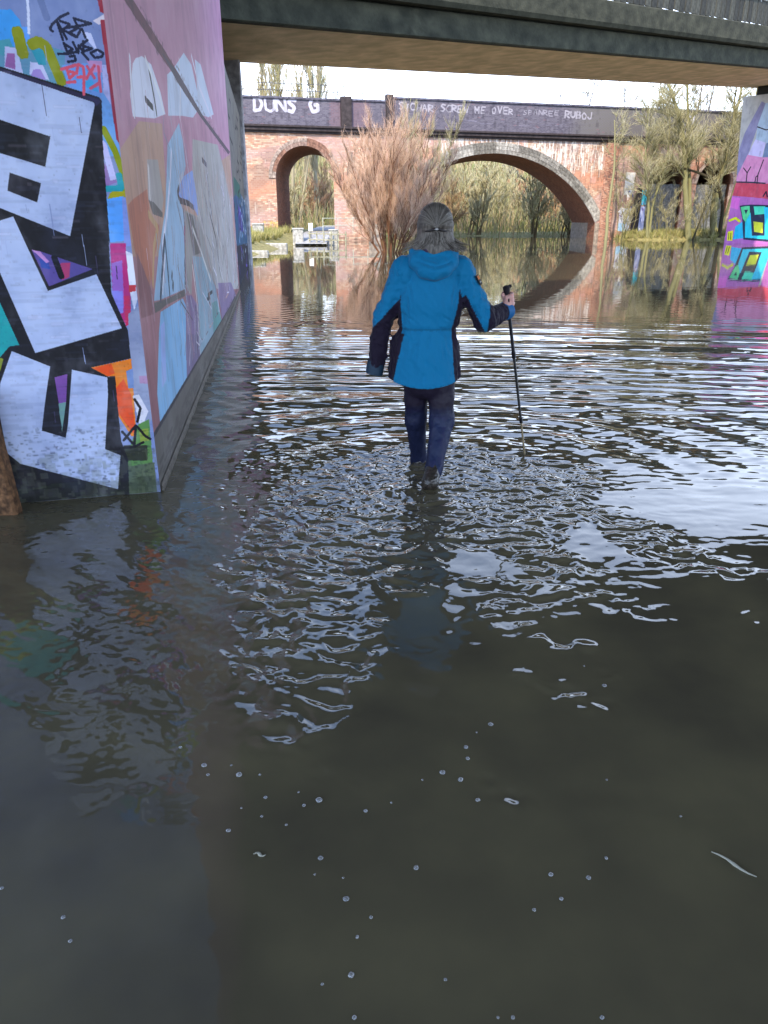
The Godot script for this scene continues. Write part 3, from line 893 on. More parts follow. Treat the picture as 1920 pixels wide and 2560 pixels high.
	body.quad(a0 + Vector3(0, 5.5, 0), b1 + Vector3(0, 5.5, 0), a2 + Vector3(0, 5.5, 0), a1 + Vector3(0, 5.5, 0))
	for q in [[a1, a0], [a0, b1]]:
		body.quad(q[0] + Vector3(0, y0, 0), q[1] + Vector3(0, y0, 0), q[1], q[0])
	obj("wall_body", body.mesh(), conc, o)
	# the bare kerb stone along the waterline of the long side
	var pl := MB.new()
	var nb := Vector3(0.98976, 0, -0.14273)
	var p0 := CORNER + along_b * 0.02; var p1 := CORNER + along_b * 12.78
	var yk := 0.012
	var w0 := nb * 0.018; var w1 := nb * 0.006
	pl.quad(p0 + w0 + Vector3(0, -0.5, 0), p1 + w0 + Vector3(0, -0.5, 0), p1 + w0 + Vector3(0, yk, 0), p0 + w0 + Vector3(0, yk, 0))
	pl.quad(p0 + w0 + Vector3(0, yk, 0), p1 + w0 + Vector3(0, yk, 0), p1 + w1 + Vector3(0, yk + 0.03, 0), p0 + w1 + Vector3(0, yk + 0.03, 0))
	pl.quad(p0 + Vector3(0, -0.5, 0), p0 + w0 + Vector3(0, -0.5, 0), p0 + w0 + Vector3(0, yk, 0), p0 + w1 + Vector3(0, yk + 0.03, 0))
	obj("footing", pl.mesh(), mat("6f6a62", 0.6, grime, 1.2, rough_bump, 0.6), o)

func overhead_deck() -> void:
	# the wide bridge that the graffiti wall carries; its underside shows only in the water
	var o := thing("overhead_bridge", "wide concrete bridge overhead, carried by the graffiti wall", "bridge")
	var m := mat("6c6a60", 0.85, blotch, 0.25, rough_bump, 0.4)
	# in plan the far edge runs askew, nearer on the left
	var plan := PackedVector2Array([Vector2(-7.2, 6.5), Vector2(11.5, 6.5), Vector2(11.5, -17.6), Vector2(-2.0, -11.2), Vector2(-7.2, -8.8)])  # rear end added behind the camera for shade, skew set for reflected sky
	var flat := MB.new()
	flat.prism(plan, 0.0, 0.62)
	var lay := Transform3D(Basis(Vector3(1, 0, 0), Vector3(0, 0, 1), Vector3(0, 1, 0)), Vector3(0, 5.72, 0))
	var mb := MB.new()
	for t in range(0, flat.ix.size(), 3):
		mb.tri(lay * flat.v[flat.ix[t]], lay * flat.v[flat.ix[t + 1]], lay * flat.v[flat.ix[t + 2]])
	obj("deck_slab", mb.mesh(), m, o)
	for i in 8:
		var k := MB.new()
		k.box(Vector3(5.1, 5.58, 5.4 - i * 1.95), Vector3(12.4, 0.28, 0.55), Basis(), 0.03)
		obj("beam", k.mesh(), m, o)
	for e in 2:
		var a := Vector3(11.5, 6.5, 6.4) if e == 0 else Vector3(11.5, 6.5, -17.5)
		var b := Vector3(-7.2, 6.5, 6.4) if e == 0 else Vector3(-7.2, 6.5, -8.7)
		var k := MB.new()
		k.box((a + b) / 2, Vector3(a.distance_to(b), 1.5, 0.3), Basis(Vector3(0, 1, 0), atan2(-(b - a).z, (b - a).x)), 0.03)
		obj("parapet", k.mesh(), m, o)
	for e in [4.0, -4.0, -12.0]:
		var k := MB.new()
		k.tube([Vector3(10.9, -0.6, e), Vector3(10.9, 5.7, e)], [0.45, 0.45], 20)
		obj("column", k.mesh(), m, o)

# ------------------------------------------------------------------ the bridge ahead
const DK := Vector3(0.744, 0.0749, -0.663)
const DP := Vector3(0.6649, 0, 0.7469)
const D0 := Vector3(-4.48, 6.07, -27.1)

func along(mb: MB, section: Array, t0: float, t1: float) -> void:
	# a profile of (across, up) swept along the deck
	var k := section.size()
	var a := D0 + DK * t0; var b := D0 + DK * t1
	for i in k:
		var p: Vector2 = section[i]; var q: Vector2 = section[(i + 1) % k]
		var pa := a + DP * p.x + Vector3(0, p.y, 0); var qa := a + DP * q.x + Vector3(0, q.y, 0)
		var pb := b + DP * p.x + Vector3(0, p.y, 0); var qb := b + DP * q.x + Vector3(0, q.y, 0)
		mb.quad(pa, pb, qb, qa)
	var t := Geometry2D.triangulate_polygon(PackedVector2Array(section))
	for i in range(0, t.size(), 3):
		for e in 2:
			var s := a if e == 0 else b
			var r := []
			for j in 3:
				var p: Vector2 = section[t[i + j]]
				r.append(s + DP * p.x + Vector3(0, p.y, 0))
			if (r[1] - r[0]).cross(r[2] - r[0]).dot(DK) * (1 if e == 1 else -1) < 0:
				mb.tri(r[0], r[2], r[1])
			else:
				mb.tri(r[0], r[1], r[2])

func bridge_ahead() -> void:
	var soffit := mat("f0d4b0", 0.9, noise_tex(31, 0.006, Color(0.78, 0.78, 0.72), Color(1, 0.98, 0.95)), 0.3, rough_bump, 0.25)  # paler than the concrete, stands in for light bounced off the water
	var face := mat("48483c", 0.9, noise_tex(32, 0.010, Color(0.42, 0.45, 0.40), Color(1, 1, 0.96)), 0.3, rough_bump, 0.5)
	var o := thing("road_bridge_deck", "plain concrete road bridge crossing the top of the view, rising to the right", "bridge")
	var t0 := -7.5; var t1 := 95.0
	var mb := MB.new()
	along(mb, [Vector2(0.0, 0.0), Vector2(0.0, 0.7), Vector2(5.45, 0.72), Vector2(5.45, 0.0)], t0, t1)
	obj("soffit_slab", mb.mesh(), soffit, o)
	var be := MB.new()
	along(be, [Vector2(5.452, -0.012), Vector2(5.452, 0.72), Vector2(5.62, 0.72), Vector2(5.72, 0.66), Vector2(5.72, 0.02), Vector2(5.68, -0.012)], t0, t1)
	obj("fascia_beam", be.mesh(), face, o)
	var ed := MB.new()
	along(ed, [Vector2(-0.3, 0.722), Vector2(-0.3, 1.5), Vector2(6.0, 1.5), Vector2(6.06, 1.45), Vector2(6.06, 0.84), Vector2(5.98, 0.722)], t0, t1)
	obj("edge_beam", ed.mesh(), mat("504f42", 0.9, noise_tex(33, 0.012, Color(0.45, 0.47, 0.42), Color(1, 1, 0.97)), 0.35, rough_bump, 0.5), o)
	# parapet of upright boards with a pale rail on top
	var dark := [mat("4a4a42", 0.85, grime, 0.8), mat("3d3d37", 0.85, grime, 0.8), mat("56564c", 0.85, grime, 0.8)]
	var boards := []
	for e in 3:
		var bm := MB.new()
		bm.box(Vector3(0, 0.44, 0), Vector3(0.36, 0.86, 0.05), Basis(), 0.008)
		boards.append(bm.mesh())
	for i in 150:
		var t := 2.0 + i * 0.40
		var bo := obj("board", boards[i % 3], dark[rng.randi() % 3], o)
		bo.position = D0 + DK * t + DP * (5.9 + rng.randf_range(-0.012, 0.012)) + Vector3(0, 1.502 + rng.randf_range(0, 0.04), 0)
		bo.rotation.y = atan2(0.6649, 0.7469)
	var rl := MB.new()
	along(rl, [Vector2(5.82, 2.42), Vector2(5.82, 2.5), Vector2(5.98, 2.5), Vector2(5.98, 2.42)], 1.8, 62.0)
	obj("rail", rl.mesh(), mat("b9bcc0", 0.5), o)
	for e in [0.1]:
		var fp := MB.new()
		along(fp, [Vector2(e, 1.502), Vector2(e, 2.4), Vector2(e + 0.1, 2.4), Vector2(e + 0.1, 1.502)], t0, t1)
		obj("far_parapet", fp.mesh(), dark[0], o)
	# ---- left abutment under the deck
	var along_b := Vector3(-0.14273, 0, -0.98976)
	var nb := Vector3(0.98976, 0, -0.14273)
	var ab := thing("bridge_abutment", "dark scrawled abutment wall under the left end of the road bridge", "wall")
	var g := Canvas.new(10.6, 4.6, 900, 400, "6c6a66", 12.8)
	g.fill("75726c", [12.8, 2.3, 23.4, 2.3, 23.4, 4.6, 12.8, 4.6])
	g.fill("232838", [12.8, 0, 23.4, 0, 23.4, 1.2, 12.8, 2.0])
	g.fill("2c5878", [14.0, 0.9, 23.4, 0.7, 23.4, 2.0, 17.0, 2.2, 14.0, 1.9])
	g.fill("48408a", [16.0, 1.2, 19.5, 1.1, 19.0, 1.7, 16.4, 1.8])
	g.fill("2a6458", [15.0, 2.0, 19.0, 2.0, 19.0, 2.35, 15.0, 2.4])
	for i in 60:
		var s := rng.randf_range(13.2, 22.8); var h := rng.randf_range(0.2, 2.0)
		g.stroke(["8aa8c8", "141420", "6a58b0", "b8c4d0", "101014"][i % 5], 0.07, [s, h, s + rng.randf_range(-0.7, 0.7), h + rng.randf_range(-0.2, 0.2), s + rng.randf_range(-0.7, 0.7), h + rng.randf_range(-0.3, 0.3)])
	for i in 16:
		var s := rng.randf_range(14.0, 22.0); var h := 2.5 + i * 0.11
		g.stroke("191920", 0.06, [s, h, s + rng.randf_range(0.5, 1.6), h + rng.randf_range(-0.05, 0.05)])
		g.stroke("191920", 0.05, [s + 0.3, h + 0.14, s + rng.randf_range(-0.2, 1.0), h - 0.1])
	g.mist(rng, Color("101014"), 12.8, 23.4, 0, 4.4, 300, 0.3, 0.3, 0.5)
	var p0 := CORNER + along_b * 12.8 - nb * 0.05; var p1 := CORNER + along_b * 23.0 - nb * 0.05
	var q := MB.new()
	q.quad_uv(p0, p1, p1 + Vector3(0, 4.5, 0), p0 + Vector3(0, 4.5, 0), Vector2(0, 1), Vector2(1, 1), Vector2(1, 0.02), Vector2(0, 0.02))
	obj("painted_face", q.mesh(), painted(g), ab)
	var dk2 := mat("4e4c46", 0.9, grime, 0.4, rough_bump, 0.4)
	var sh := MB.new()
	sh.quad(p0 + Vector3(0, 4.5, 0), p1 + Vector3(0, 4.5, 0), p1 + Vector3(0, 4.5, 0) - nb * 1.2, p0 + Vector3(0, 4.5, 0) - nb * 1.2)
	sh.quad(p0 + Vector3(0, 4.5, 0) - nb * 1.2, p1 + Vector3(0, 4.5, 0) - nb * 1.2, p1 + Vector3(0, 8.0, 0) - nb * 1.2, p0 + Vector3(0, 8.0, 0) - nb * 1.2)
	sh.quad(p0 + Vector3(0, -0.6, 0), p1 + Vector3(0, -0.6, 0), p1, p0)
	obj("bearing_shelf", sh.mesh(), dk2, ab)
	var pi := MB.new()
	var turn := Basis(Vector3(0, 1, 0), atan2(-nb.z, nb.x))
	pi.box(CORNER + along_b * 23.2 - nb * 0.5 + Vector3(0, 2.9, 0), Vector3(1.12, 7.0, 1.3), turn, 0.03)
	obj("pilaster", pi.mesh(), mat("c8c8d0", 0.85, grime, 0.5, rough_bump, 0.4), ab)
	for i in 3:
		var br := MB.new()
		br.box(CORNER + along_b * (15.6 + i * 2.7) - nb * 0.8 + Vector3(0, 4.66 + 0.1 * i, 0), Vector3(0.5, 0.3, 0.4), turn, 0.02)
		obj("bearing_pad", br.mesh(), dk2, ab)
	# ---- right pier with its mural
	var pr := thing("graffiti_pier", "flared concrete bridge pier at the right edge with pink bands and blue-green lettering", "pier")
	var c := Canvas.new(6.0, 9.0, 720, 1080, "b4b2ae", 0.0)
	c.fill("8a86a8", [1.19,7.85,1.46,7.71,0.65,3.89,0.45,3.54,0.17,4.74,0.49,6.23])
	c.fill("a8bcd0", [1.45,7.74,1.94,7.69,2.35,5.54,1.23,5.61,1.18,6.57])
	c.fill("c8c0e6", [1.19,5.84,1.85,5.62,1.76,4.78,0.8,4.82])
	c.fill("6c80a0", [1.86,5.57,2.31,5.76,2.48,4.85,1.8,4.89])
	c.fill("d48ab4", [0.88,5.11,1.86,4.88,2.48,4.85,2.73,3.53,0.39,3.51,0.49,4.01])
	c.fill("c8485c", [0.26,3.49,2.71,3.64,2.88,2.77,0.29,2.73])
	c.fill("b468b0", [0.29,2.76,2.87,2.8,3.35,0.28,0.22,0.22])
	c.fill("d868c0", [0.27,2.7,0.86,2.69,0.84,2.09,0.28,2.21])
	c.fill("22b4dc", [0.85,1.29,1.26,1.54,1.47,0.74,0.82,0.67])
	c.fill("283048", [0.9,2.27,1.57,2.38,2.93,2.48,3.29,0.58,1.48,0.68,1.17,1.72])
	c.fill("58d48c", [0.98,2.21,1.52,2.29,1.62,1.9,1.47,1.48,1.24,1.66])
	c.fill("28c8dc", [1.41,1.48,1.64,1.96,1.97,0.87,3.11,0.88,3.14,0.7,1.56,0.77])
	c.fill("48d8b0", [1.77,2.29,2.46,2.37,2.53,1.95,1.92,1.84])
	c.fill("d8e03c", [1.91,1.54,2.5,1.48,2.58,1,2.06,1.05])
	c.fill("30c8e8", [2.4,2.31,2.95,2.36,3.26,0.76,2.76,0.76])
	c.fill("283048", [1.23,2.08,1.46,2.08,1.37,1.87])
	c.stroke("d8e020", 0.12, [0.4,1.57,0.78,1.69,1.07,1.54])
	c.fill("e8e430", [0.42,1.04,0.75,1.11,0.8,0.61,0.46,0.61])
	c.stroke("6a6a20", 0.05, [0.5,0.98,0.54,0.67])
	c.stroke("6a6a20", 0.05, [0.63,0.98,0.68,0.67])
	c.stroke("30242c", 0.06, [0.76,4.36,1.03,4.11,1.06,3.58])
	c.stroke("30242c", 0.06, [1.19,4.46,1.03,4.11])
	c.stroke("30242c", 0.06, [1.73,3.56,1.7,4.09,1.88,4.77])
	c.stroke("30242c", 0.06, [1.71,4.03,1.6,3.92,1.59,3.62])
	c.stroke("30242c", 0.06, [1.19,6.51,1.72,6.31,2.19,6.38])
	c.stroke("203040", 0.08, [0.38,3.53,1.34,3.6,2.22,3.63])
	c.stroke("201830", 0.08, [2.23,2.9,2.36,3.19,2.48,2.9])
	c.fill("b468b0", [3.3, 0.25, 6.0, 0.25, 6.0, 2.8, 3.0, 2.8])
	c.fill("c8485c", [2.6, 2.78, 6, 2.8, 6, 3.62, 2.6, 3.62])
	c.fill("d48ab4", [2.6, 3.6, 6, 3.6, 6, 4.9, 2.4, 4.86])
	c.fill("a8bcd0", [2.3, 4.9, 6, 4.9, 6, 7.7, 1.9, 7.7])
	c.fill("6c6a70", [0, 0, 6, 0, 6, 0.16, 0, 0.16])
	c.mist(rng, Color("50485a"), 0.2, 6, 0.1, 8, 500, 0.14, 0.1, 0.5)
	c.cloudy(14, 0.03, Color("40384a"), Color("f8f0ff"), 0.14)
	var pp := Vector3(21.4, 0, -50.2)
	var pd := Vector3(0.6650, 0, 0.7469)
	var pn := Vector3(-0.7469, 0, 0.6650)
	var outline := PackedVector2Array([Vector2(0.29, -0.6), Vector2(5.6, -0.6), Vector2(5.6, 3.54), Vector2(5.8, 5.9), Vector2(5.95, 8.2), Vector2(0.05, 8.2), Vector2(0.23, 5.9), Vector2(0.45, 3.54), Vector2(0.33, 2.7)])
	var f := MB.new()
	var t := Geometry2D.triangulate_polygon(outline)
	for i in range(0, t.size(), 3):
		var r := [outline[t[i]], outline[t[i + 1]], outline[t[i + 2]]]
		if (r[1] - r[0]).cross(r[2] - r[0]) < 0:
			var s = r[1]; r[1] = r[2]; r[2] = s
		var k := f.u.size()
		f.tri(pp + pd * r[0].x + Vector3(0, r[0].y, 0), pp + pd * r[1].x + Vector3(0, r[1].y, 0), pp + pd * r[2].x + Vector3(0, r[2].y, 0))
		for j in 3:
			f.u[k + j] = Vector2(r[j].x / 6.0, 1.0 - maxf(r[j].y, 0.0) / 9.0)
	obj("painted_front", f.mesh(), painted(c), pr)
	var sd := MB.new()
	for i in outline.size():
		var a := outline[i]; var b := outline[(i + 1) % outline.size()]
		var wa := pp + pd * a.x + Vector3(0, a.y, 0); var wb := pp + pd * b.x + Vector3(0, b.y, 0)
		sd.quad(wa, wa - pn * 1.4, wb - pn * 1.4, wb)
	obj("pier_body", sd.mesh(), mat("a8a6a2", 0.85, grime, 0.4), pr)
	for i in 3:
		var cap := MB.new()
		cap.box(pp + pd * (1.0 + i * 1.9) - pn * 0.7 + Vector3(0, 8.4, 0), Vector3(0.7, 0.6, 0.7), Basis(Vector3(0, 1, 0), -atan2(pd.z, pd.x)), 0.03)
		obj("bearing", cap.mesh(), mat("2e2e2c", 0.8), pr)

# ------------------------------------------------------------------ brick viaduct
const GLYPH := {"A": [0, 0, 0.4, 1, 0.6, 1, 1, 0, 0.8, 0.4, 0.2, 0.4], "C": [1, 0.9, 0.4, 1, 0, 0.6, 0, 0.3, 0.4, 0, 1, 0.1], "D": [0, 0, 0, 1, 0.7, 0.9, 1, 0.5, 0.7, 0.1, 0, 0], "E": [1, 1, 0, 1, 0, 0.5, 0.8, 0.5, 0, 0.5, 0, 0, 1, 0], "G": [1, 0.9, 0.3, 1, 0, 0.5, 0.3, 0, 1, 0.1, 1, 0.5, 0.6, 0.5], "H": [0, 1, 0, 0, 0, 0.5, 1, 0.5, 1, 1, 1, 0], "I": [0.5, 1, 0.5, 0], "J": [1, 1, 0.9, 0.1, 0.4, 0, 0, 0.3], "M": [0, 0, 0, 1, 0.5, 0.4, 1, 1, 1, 0], "N": [0, 0, 0, 1, 1, 0, 1, 1], "O": [0.5, 1, 0, 0.6, 0.2, 0, 0.8, 0, 1, 0.6, 0.5, 1], "P": [0, 0, 0, 1, 0.9, 0.9, 0.9, 0.55, 0, 0.5], "R": [0, 0, 0, 1, 0.9, 0.85, 0.8, 0.55, 0, 0.5, 1, 0], "S": [1, 0.9, 0.4, 1, 0.05, 0.75, 0.9, 0.35, 0.6, 0, 0, 0.1], "B": [0, 0, 0, 1, 0.8, 0.9, 0.7, 0.55, 0, 0.5, 0.9, 0.4, 0.8, 0.05, 0, 0], "U": [0, 1, 0.05, 0.2, 0.5, 0, 0.95, 0.2, 1, 1], "V": [0, 1, 0.5, 0, 1, 1], "W": [0, 1, 0.25, 0, 0.5, 0.6, 0.75, 0, 1, 1]}

func letters(g: Canvas, text: String, s: float, t: float, wide: float, high: float, colour: String, gap := 1.25, thick := 0.1) -> void:
	# sprayed by hand: uneven size, slant and weight
	for ch in text:
		if GLYPH.has(ch):
			var a: Array = GLYPH[ch]
			var hh := high * rng.randf_range(0.85, 1.1)
			var ww := wide * rng.randf_range(0.8, 1.05)
			var dy := rng.randf_range(-0.05, 0.05)
			var slant := rng.randf_range(-0.05, 0.09)
			var p := []
			for i in range(0, a.size(), 2):
				p.append(s + a[i] * ww + a[i + 1] * slant + rng.randf_range(-0.02, 0.02))
				p.append(t - high + dy + a[i + 1] * hh)
			g.stroke(colour, thick * rng.randf_range(0.8, 1.3), p)
		s += wide * gap

func arch_pts(cx: float, half: float, spring: float, rise: float, many: int) -> PackedVector2Array:
	# from the right springing over the crown to the left springing
	var r := (half * half + rise * rise) / (2.0 * rise)
	var a0 := asin(minf(half / r, 1.0)) if rise < r else PI - asin(minf(half / r, 1.0))
	var p := PackedVector2Array()
	for i in many + 1:
		var a := lerpf(a0, -a0, float(i) / many)
		p.append(Vector2(cx + r * sin(a), spring + rise - r + r * cos(a)))
	return p

func viaduct() -> void:
	var o := thing("railway_viaduct", "old brick railway viaduct with one narrow and one wide arch, standing in the flood", "viaduct", Vector3(0, 0, -55), deg_to_rad(15.8))
	var x0 := -26.0; var x1 := 62.0
	const SK := 1.98      # the arches run through askew
	# facade print: courses of brick, repairs and lime stains, 2.3 cm to the pixel
	var W := 48.0
	var g := Canvas.new(W, 7.2, 2048, 308, "a58a78", -16.0)
	var tones := [Color("bd9480"), Color("b4846c"), Color("c8a48c"), Color("ab8472"), Color("c4ac98"), Color("9c7a6a"), Color("d0b49c")]
	var patchn := FastNoiseLite.new()
	patchn.seed = 5; patchn.frequency = 0.12; patchn.fractal_octaves = 3
	for r in 77:
		var off := (r % 2) * 5
		var q := -off
		while q < 2048:
			var s := -16.0 + q * W / 2048.0
			var cc: Color = tones[rng.randi() % tones.size()]
			var pn := patchn.get_noise_2d(s, r * 0.3)
			cc = cc.lerp(Color("c98468"), smoothstep(0.1, 0.4, pn) * 0.7).lerp(Color("b89ca0"), smoothstep(0.1, 0.4, -pn) * 0.6)
			cc = cc.lerp(Color("7a6660"), 0.5 * smoothstep(0.15, 0.45, patchn.get_noise_2d(s * 2.0 + 40.0, r * 0.4)))
			g.im.fill_rect(Rect2i(q, r * 4, 9, 3), cc)
			q += 10
	g.mist(rng, Color("ecebe8"), 4.0, 16.5, 5.0, 6.7, 700, 0.85, 0.14, 1.1)      # lime run down the spandrels
	g.mist(rng, Color("e4e2dc"), 3.0, 17.0, 6.2, 6.9, 300, 0.7, 0.14, 0.5)
	g.mist(rng, Color("d8d0c8"), -9.0, 28.0, 1.0, 6.7, 500, 0.35, 0.16, 0.7)
	g.mist(rng, Color("d8a8a8"), -9.0, 24.0, 4.0, 6.7, 120, 0.35, 0.9, 0.5)
	g.mist(rng, Color("3e3a36"), 10.0, 26.0, 3.0, 6.7, 260, 0.4, 0.12, 1.0)
	g.mist(rng, Color("3c3630"), -12.0, 30.0, 0.0, 0.9, 700, 0.4, 0.5, 0.2)
	g.mist(rng, Color("c8b040"), -8.4, -7.4, 0.4, 1.7, 90, 0.5, 0.2, 0.2)
	g.mist(rng, Color("30302e"), -2.6, -2.2, 2.5, 5.6, 60, 0.6, 0.3, 0.6)
	# spray paint on the piers between the wide arch and the trees
	g.fill("c8ccd8", [18.4, 0.9, 19.4, 0.9, 19.4, 2.4, 18.4, 2.4]); g.fill("9cc0dc", [18.4, 0.9, 19.0, 0.9, 19.0, 1.5, 18.4, 1.5])
	g.fill("b4bce8", [20.0, 0.9, 21.1, 0.9, 21.1, 2.5, 20.0, 2.5]); g.fill("48c4d4", [20.1, 2.6, 20.8, 2.6, 20.8, 3.5, 20.1, 3.5])
	g.fill("d4d4d4", [18.6, 3.2, 19.4, 3.2, 19.4, 4.6, 18.6, 4.6])
	for i in 40:
		var s := rng.randf_range(18.3, 21.0); var h := rng.randf_range(0.9, 3.4)
		g.stroke(["4858a8", "505868", "ffffff", "7048a0"][i % 4], 0.06, [s, h, s + rng.randf_range(-0.3, 0.3), h + rng.randf_range(-0.3, 0.3)])
	var fm := painted(g, 0.9)
	fm.texture_repeat = true
	var brick := mat("ffffff", 0.92, brick_tex(), 1.0 / 3.6, rough_bump, 0.4)
	# arches, from the right: each opening is followed along its soffit
	var arches := [[26.3, 1.5, 3.9, 1.5], [22.1, 1.5, 3.9, 1.5], [8.1, 8.3, 1.15, 4.5], [-5.42, 1.93, 3.9, 1.93]]
	var outline := PackedVector2Array([Vector2(x1, -0.6), Vector2(x1, 6.66), Vector2(x0, 6.66), Vector2(x0, -0.6)])
	arches.reverse()
	for a: Array in arches:
		outline.append(Vector2(a[0] - a[1], -0.6))
		var p := arch_pts(a[0], a[1], a[2], a[3], 40 if a[1] > 4 else 24)
		p.reverse()
		outline.append_array(p)
		outline.append(Vector2(a[0] + a[1], -0.6))
	var face := MB.new()
	var back := MB.new()
	var tr := Geometry2D.triangulate_polygon(outline)
	for i in range(0, tr.size(), 3):
		var r := [outline[tr[i]], outline[tr[i + 1]], outline[tr[i + 2]]]
		if (r[1] - r[0]).cross(r[2] - r[0]) < 0:
			var s = r[1]; r[1] = r[2]; r[2] = s
		var k := face.u.size()
		face.tri(Vector3(r[0].x, r[0].y, 0), Vector3(r[1].x, r[1].y, 0), Vector3(r[2].x, r[2].y, 0))
		for j in 3:
			face.u[k + j] = Vector2((r[j].x + 16.0) / W, 1.0 - clampf(r[j].y, 0.02, 7.18) / 7.2)
		back.tri(Vector3(r[0].x + SK, r[0].y, -7), Vector3(r[2].x + SK, r[2].y, -7), Vector3(r[1].x + SK, r[1].y, -7))
	obj("facade", face.mesh(), fm, o)
	obj("rear_face", back.mesh(), brick, o)
	var soff := MB.new()
	for i in range(4, outline.size()):
		var a := outline[i]; var b := outline[(i + 1) % outline.size()]
		if i == outline.size() - 1 or absf(a.y + 0.6) < 0.001 and absf(b.y + 0.6) < 0.001:
			obj("arch_soffit", soff.mesh(), mat("c8b4a8", 0.95, brick_tex(), 1.0 / 3.6, rough_bump, 0.4), o)
			soff = MB.new()
			continue
		soff.quad(Vector3(a.x, a.y, 0), Vector3(a.x + SK, a.y, -7), Vector3(b.x + SK, b.y, -7), Vector3(b.x, b.y, 0))
	# rings of header bricks round each arch, standing proud
	var ring_mats := [mat("b4988c", 0.9, grime, 0.6), mat("a47c6a", 0.9, grime, 0.6), mat("c0aca0", 0.9, grime, 0.6)]
	var grey_mats := [mat("a8a49c", 0.9, grime, 0.6), mat("8c8880", 0.9, grime, 0.6), mat("c4c0b8", 0.9, grime, 0.6)]
	for a: Array in arches:
		var wide: bool = a[1] > 4
		for ring in (3 if wide else 2):
			var r0 := ring * 0.24 + 0.01
			var many := 96 if wide else 34
			var p := arch_pts(a[0], a[1], a[2], a[3], many)
			var cy: float = a[2] + a[3] - (a[1] * a[1] + a[3] * a[3]) / (2.0 * a[3])
			var cen := Vector2(a[0], cy)
			var group := MB.new()
			var k := 0
			for i in many:
				var e0 := (p[i] - cen).normalized(); var e1 := (p[i + 1] - cen).normalized()
				var w0 := p[i].lerp(p[i + 1], 0.04); var w1 := p[i].lerp(p[i + 1], 0.96)
				var z := 0.03 + rng.randf() * 0.03 + (2 - ring) * 0.012
				group.prism(PackedVector2Array([w0 + e0 * r0, w0 + e0 * (r0 + 0.22), w1 + e1 * (r0 + 0.22), w1 + e1 * r0]), 0.002, z)
				k += 1
				if k % 8 == 0 or i == many - 1:
					var lump := obj("arch_ring", group.mesh(), (grey_mats if wide else ring_mats)[rng.randi() % 3], o)
					group = MB.new()
	# string course, parapet, pilasters
	var dark := mat("4c4446", 0.9, grime, 0.5)
	var cor := MB.new()
	cor.box(Vector3((x0 + x1) / 2, 6.76, -3.5), Vector3(x1 - x0, 0.2, 7.5), Basis(), 0.03)
	cor.box(Vector3((x0 + x1) / 2, 6.93, -3.5), Vector3(x1 - x0, 0.13, 7.7), Basis(), 0.02)
	cor.box(Vector3((x0 + x1) / 2, 6.6, 0.06), Vector3(x1 - x0, 0.1, 0.12))
	obj("string_course", cor.mesh(), dark, o)
	var pg := Canvas.new(W, 1.9, 2048, 96, "6a6674", -16.0)
	for r in 24:
		var q := -(r % 2) * 5
		while q < 2048:
			var s := -16.0 + q * W / 2048.0
			var cc := Color("6a666f").lerp(Color("4e4b56"), rng.randf())
			if s > 13.0: cc = cc.lerp(Color("66645f"), smoothstep(13.0, 15.0, s))
			if s > -3.8 and s < -1.0 or rng.randf() < 0.02: cc = cc.lerp(Color("7a5c62"), 0.6)
			pg.im.fill_rect(Rect2i(q, r * 4, 9, 3), cc)
			q += 10
	letters(pg, "DUNS G", -8.5, 1.5, 0.55, 0.72, "b4b2c0", 1.3, 0.19)
	letters(pg, "SICHAR SCREW ME OVER", 1.0, 1.52, 0.32, 0.40, "98959f", 1.3, 0.08)
	letters(pg, "SPANREE", 10.0, 1.42, 0.3, 0.28, "8c8994", 1.3, 0.06)
	letters(pg, "RUBOJ", 13.2, 1.42, 0.34, 0.40, "98959f", 1.3, 0.09)
	letters(pg, "N", 23.3, 1.6, 0.5, 0.6, "d0d0e8")
	pg.mist(rng, Color("9a98b0"), 2.0, 14.0, 0.4, 0.75, 140, 0.4, 1.4, 0.03)
	pg.mist(rng, Color("2a2830"), -16, 32, 0.0, 1.9, 500, 0.3, 0.2, 0.5)
	var pm := painted(pg, 0.85)
	pm.texture_repeat = true
	var pf := MB.new()
	for seg: Array in [[x0, -2.95, 8.46], [-2.2, 0.1, 8.5], [0.6, x1, 8.72]]:
		var xa: float = seg[0]; var xb: float = seg[1]; var yt: float = seg[2]
		var xm := xa
		while xm < xb - 0.01:
			var xn := minf(xm + 8.0, xb)
			pf.quad_uv(Vector3(xm, 7.0, 0.05), Vector3(xn, 7.0, 0.05), Vector3(xn, yt, 0.05), Vector3(xm, yt, 0.05),
				Vector2((xm + 16.0) / W, 0.99), Vector2((xn + 16.0) / W, 0.99), Vector2((xn + 16.0) / W, 1 - (yt - 7.0) / 1.9), Vector2((xm + 16.0) / W, 1 - (yt - 7.0) / 1.9))
			xm = xn
		var core := MB.new()
		core.box(Vector3((xa + xb) / 2, (7.0 + yt) / 2 - 0.004, -0.2), Vector3(xb - xa, yt - 7.0 - 0.008, 0.49))
		core.box(Vector3((xa + xb) / 2, (7.0 + yt) / 2 - 0.004, -6.8), Vector3(xb - xa, yt - 7.0 - 0.008, 0.45))
		obj("parapet_core", core.mesh(), dark, o)
		var cop := MB.new()
		cop.box(Vector3((xa + xb) / 2, yt + 0.07, -0.2), Vector3(xb - xa, 0.14, 0.66), Basis(), 0.025)
		obj("coping", cop.mesh(), mat("6a6878", 0.85, grime, 0.5), o)
	obj("parapet_face", pf.mesh(), pm, o)
	for px: Array in [[-2.57, 0.7, 8.75], [0.36, 0.46, 8.98], [17.2, 0.9, 6.5]]:
		var pl := MB.new()
		var low := 6.99 if px[2] > 7.0 else -0.5
		pl.box(Vector3(px[0], (low + px[2]) / 2, -0.05), Vector3(px[1], px[2] - low, 0.56), Basis(), 0.02)
		obj("pilaster", pl.mesh(), dark if px[2] > 7.0 else brick, o)
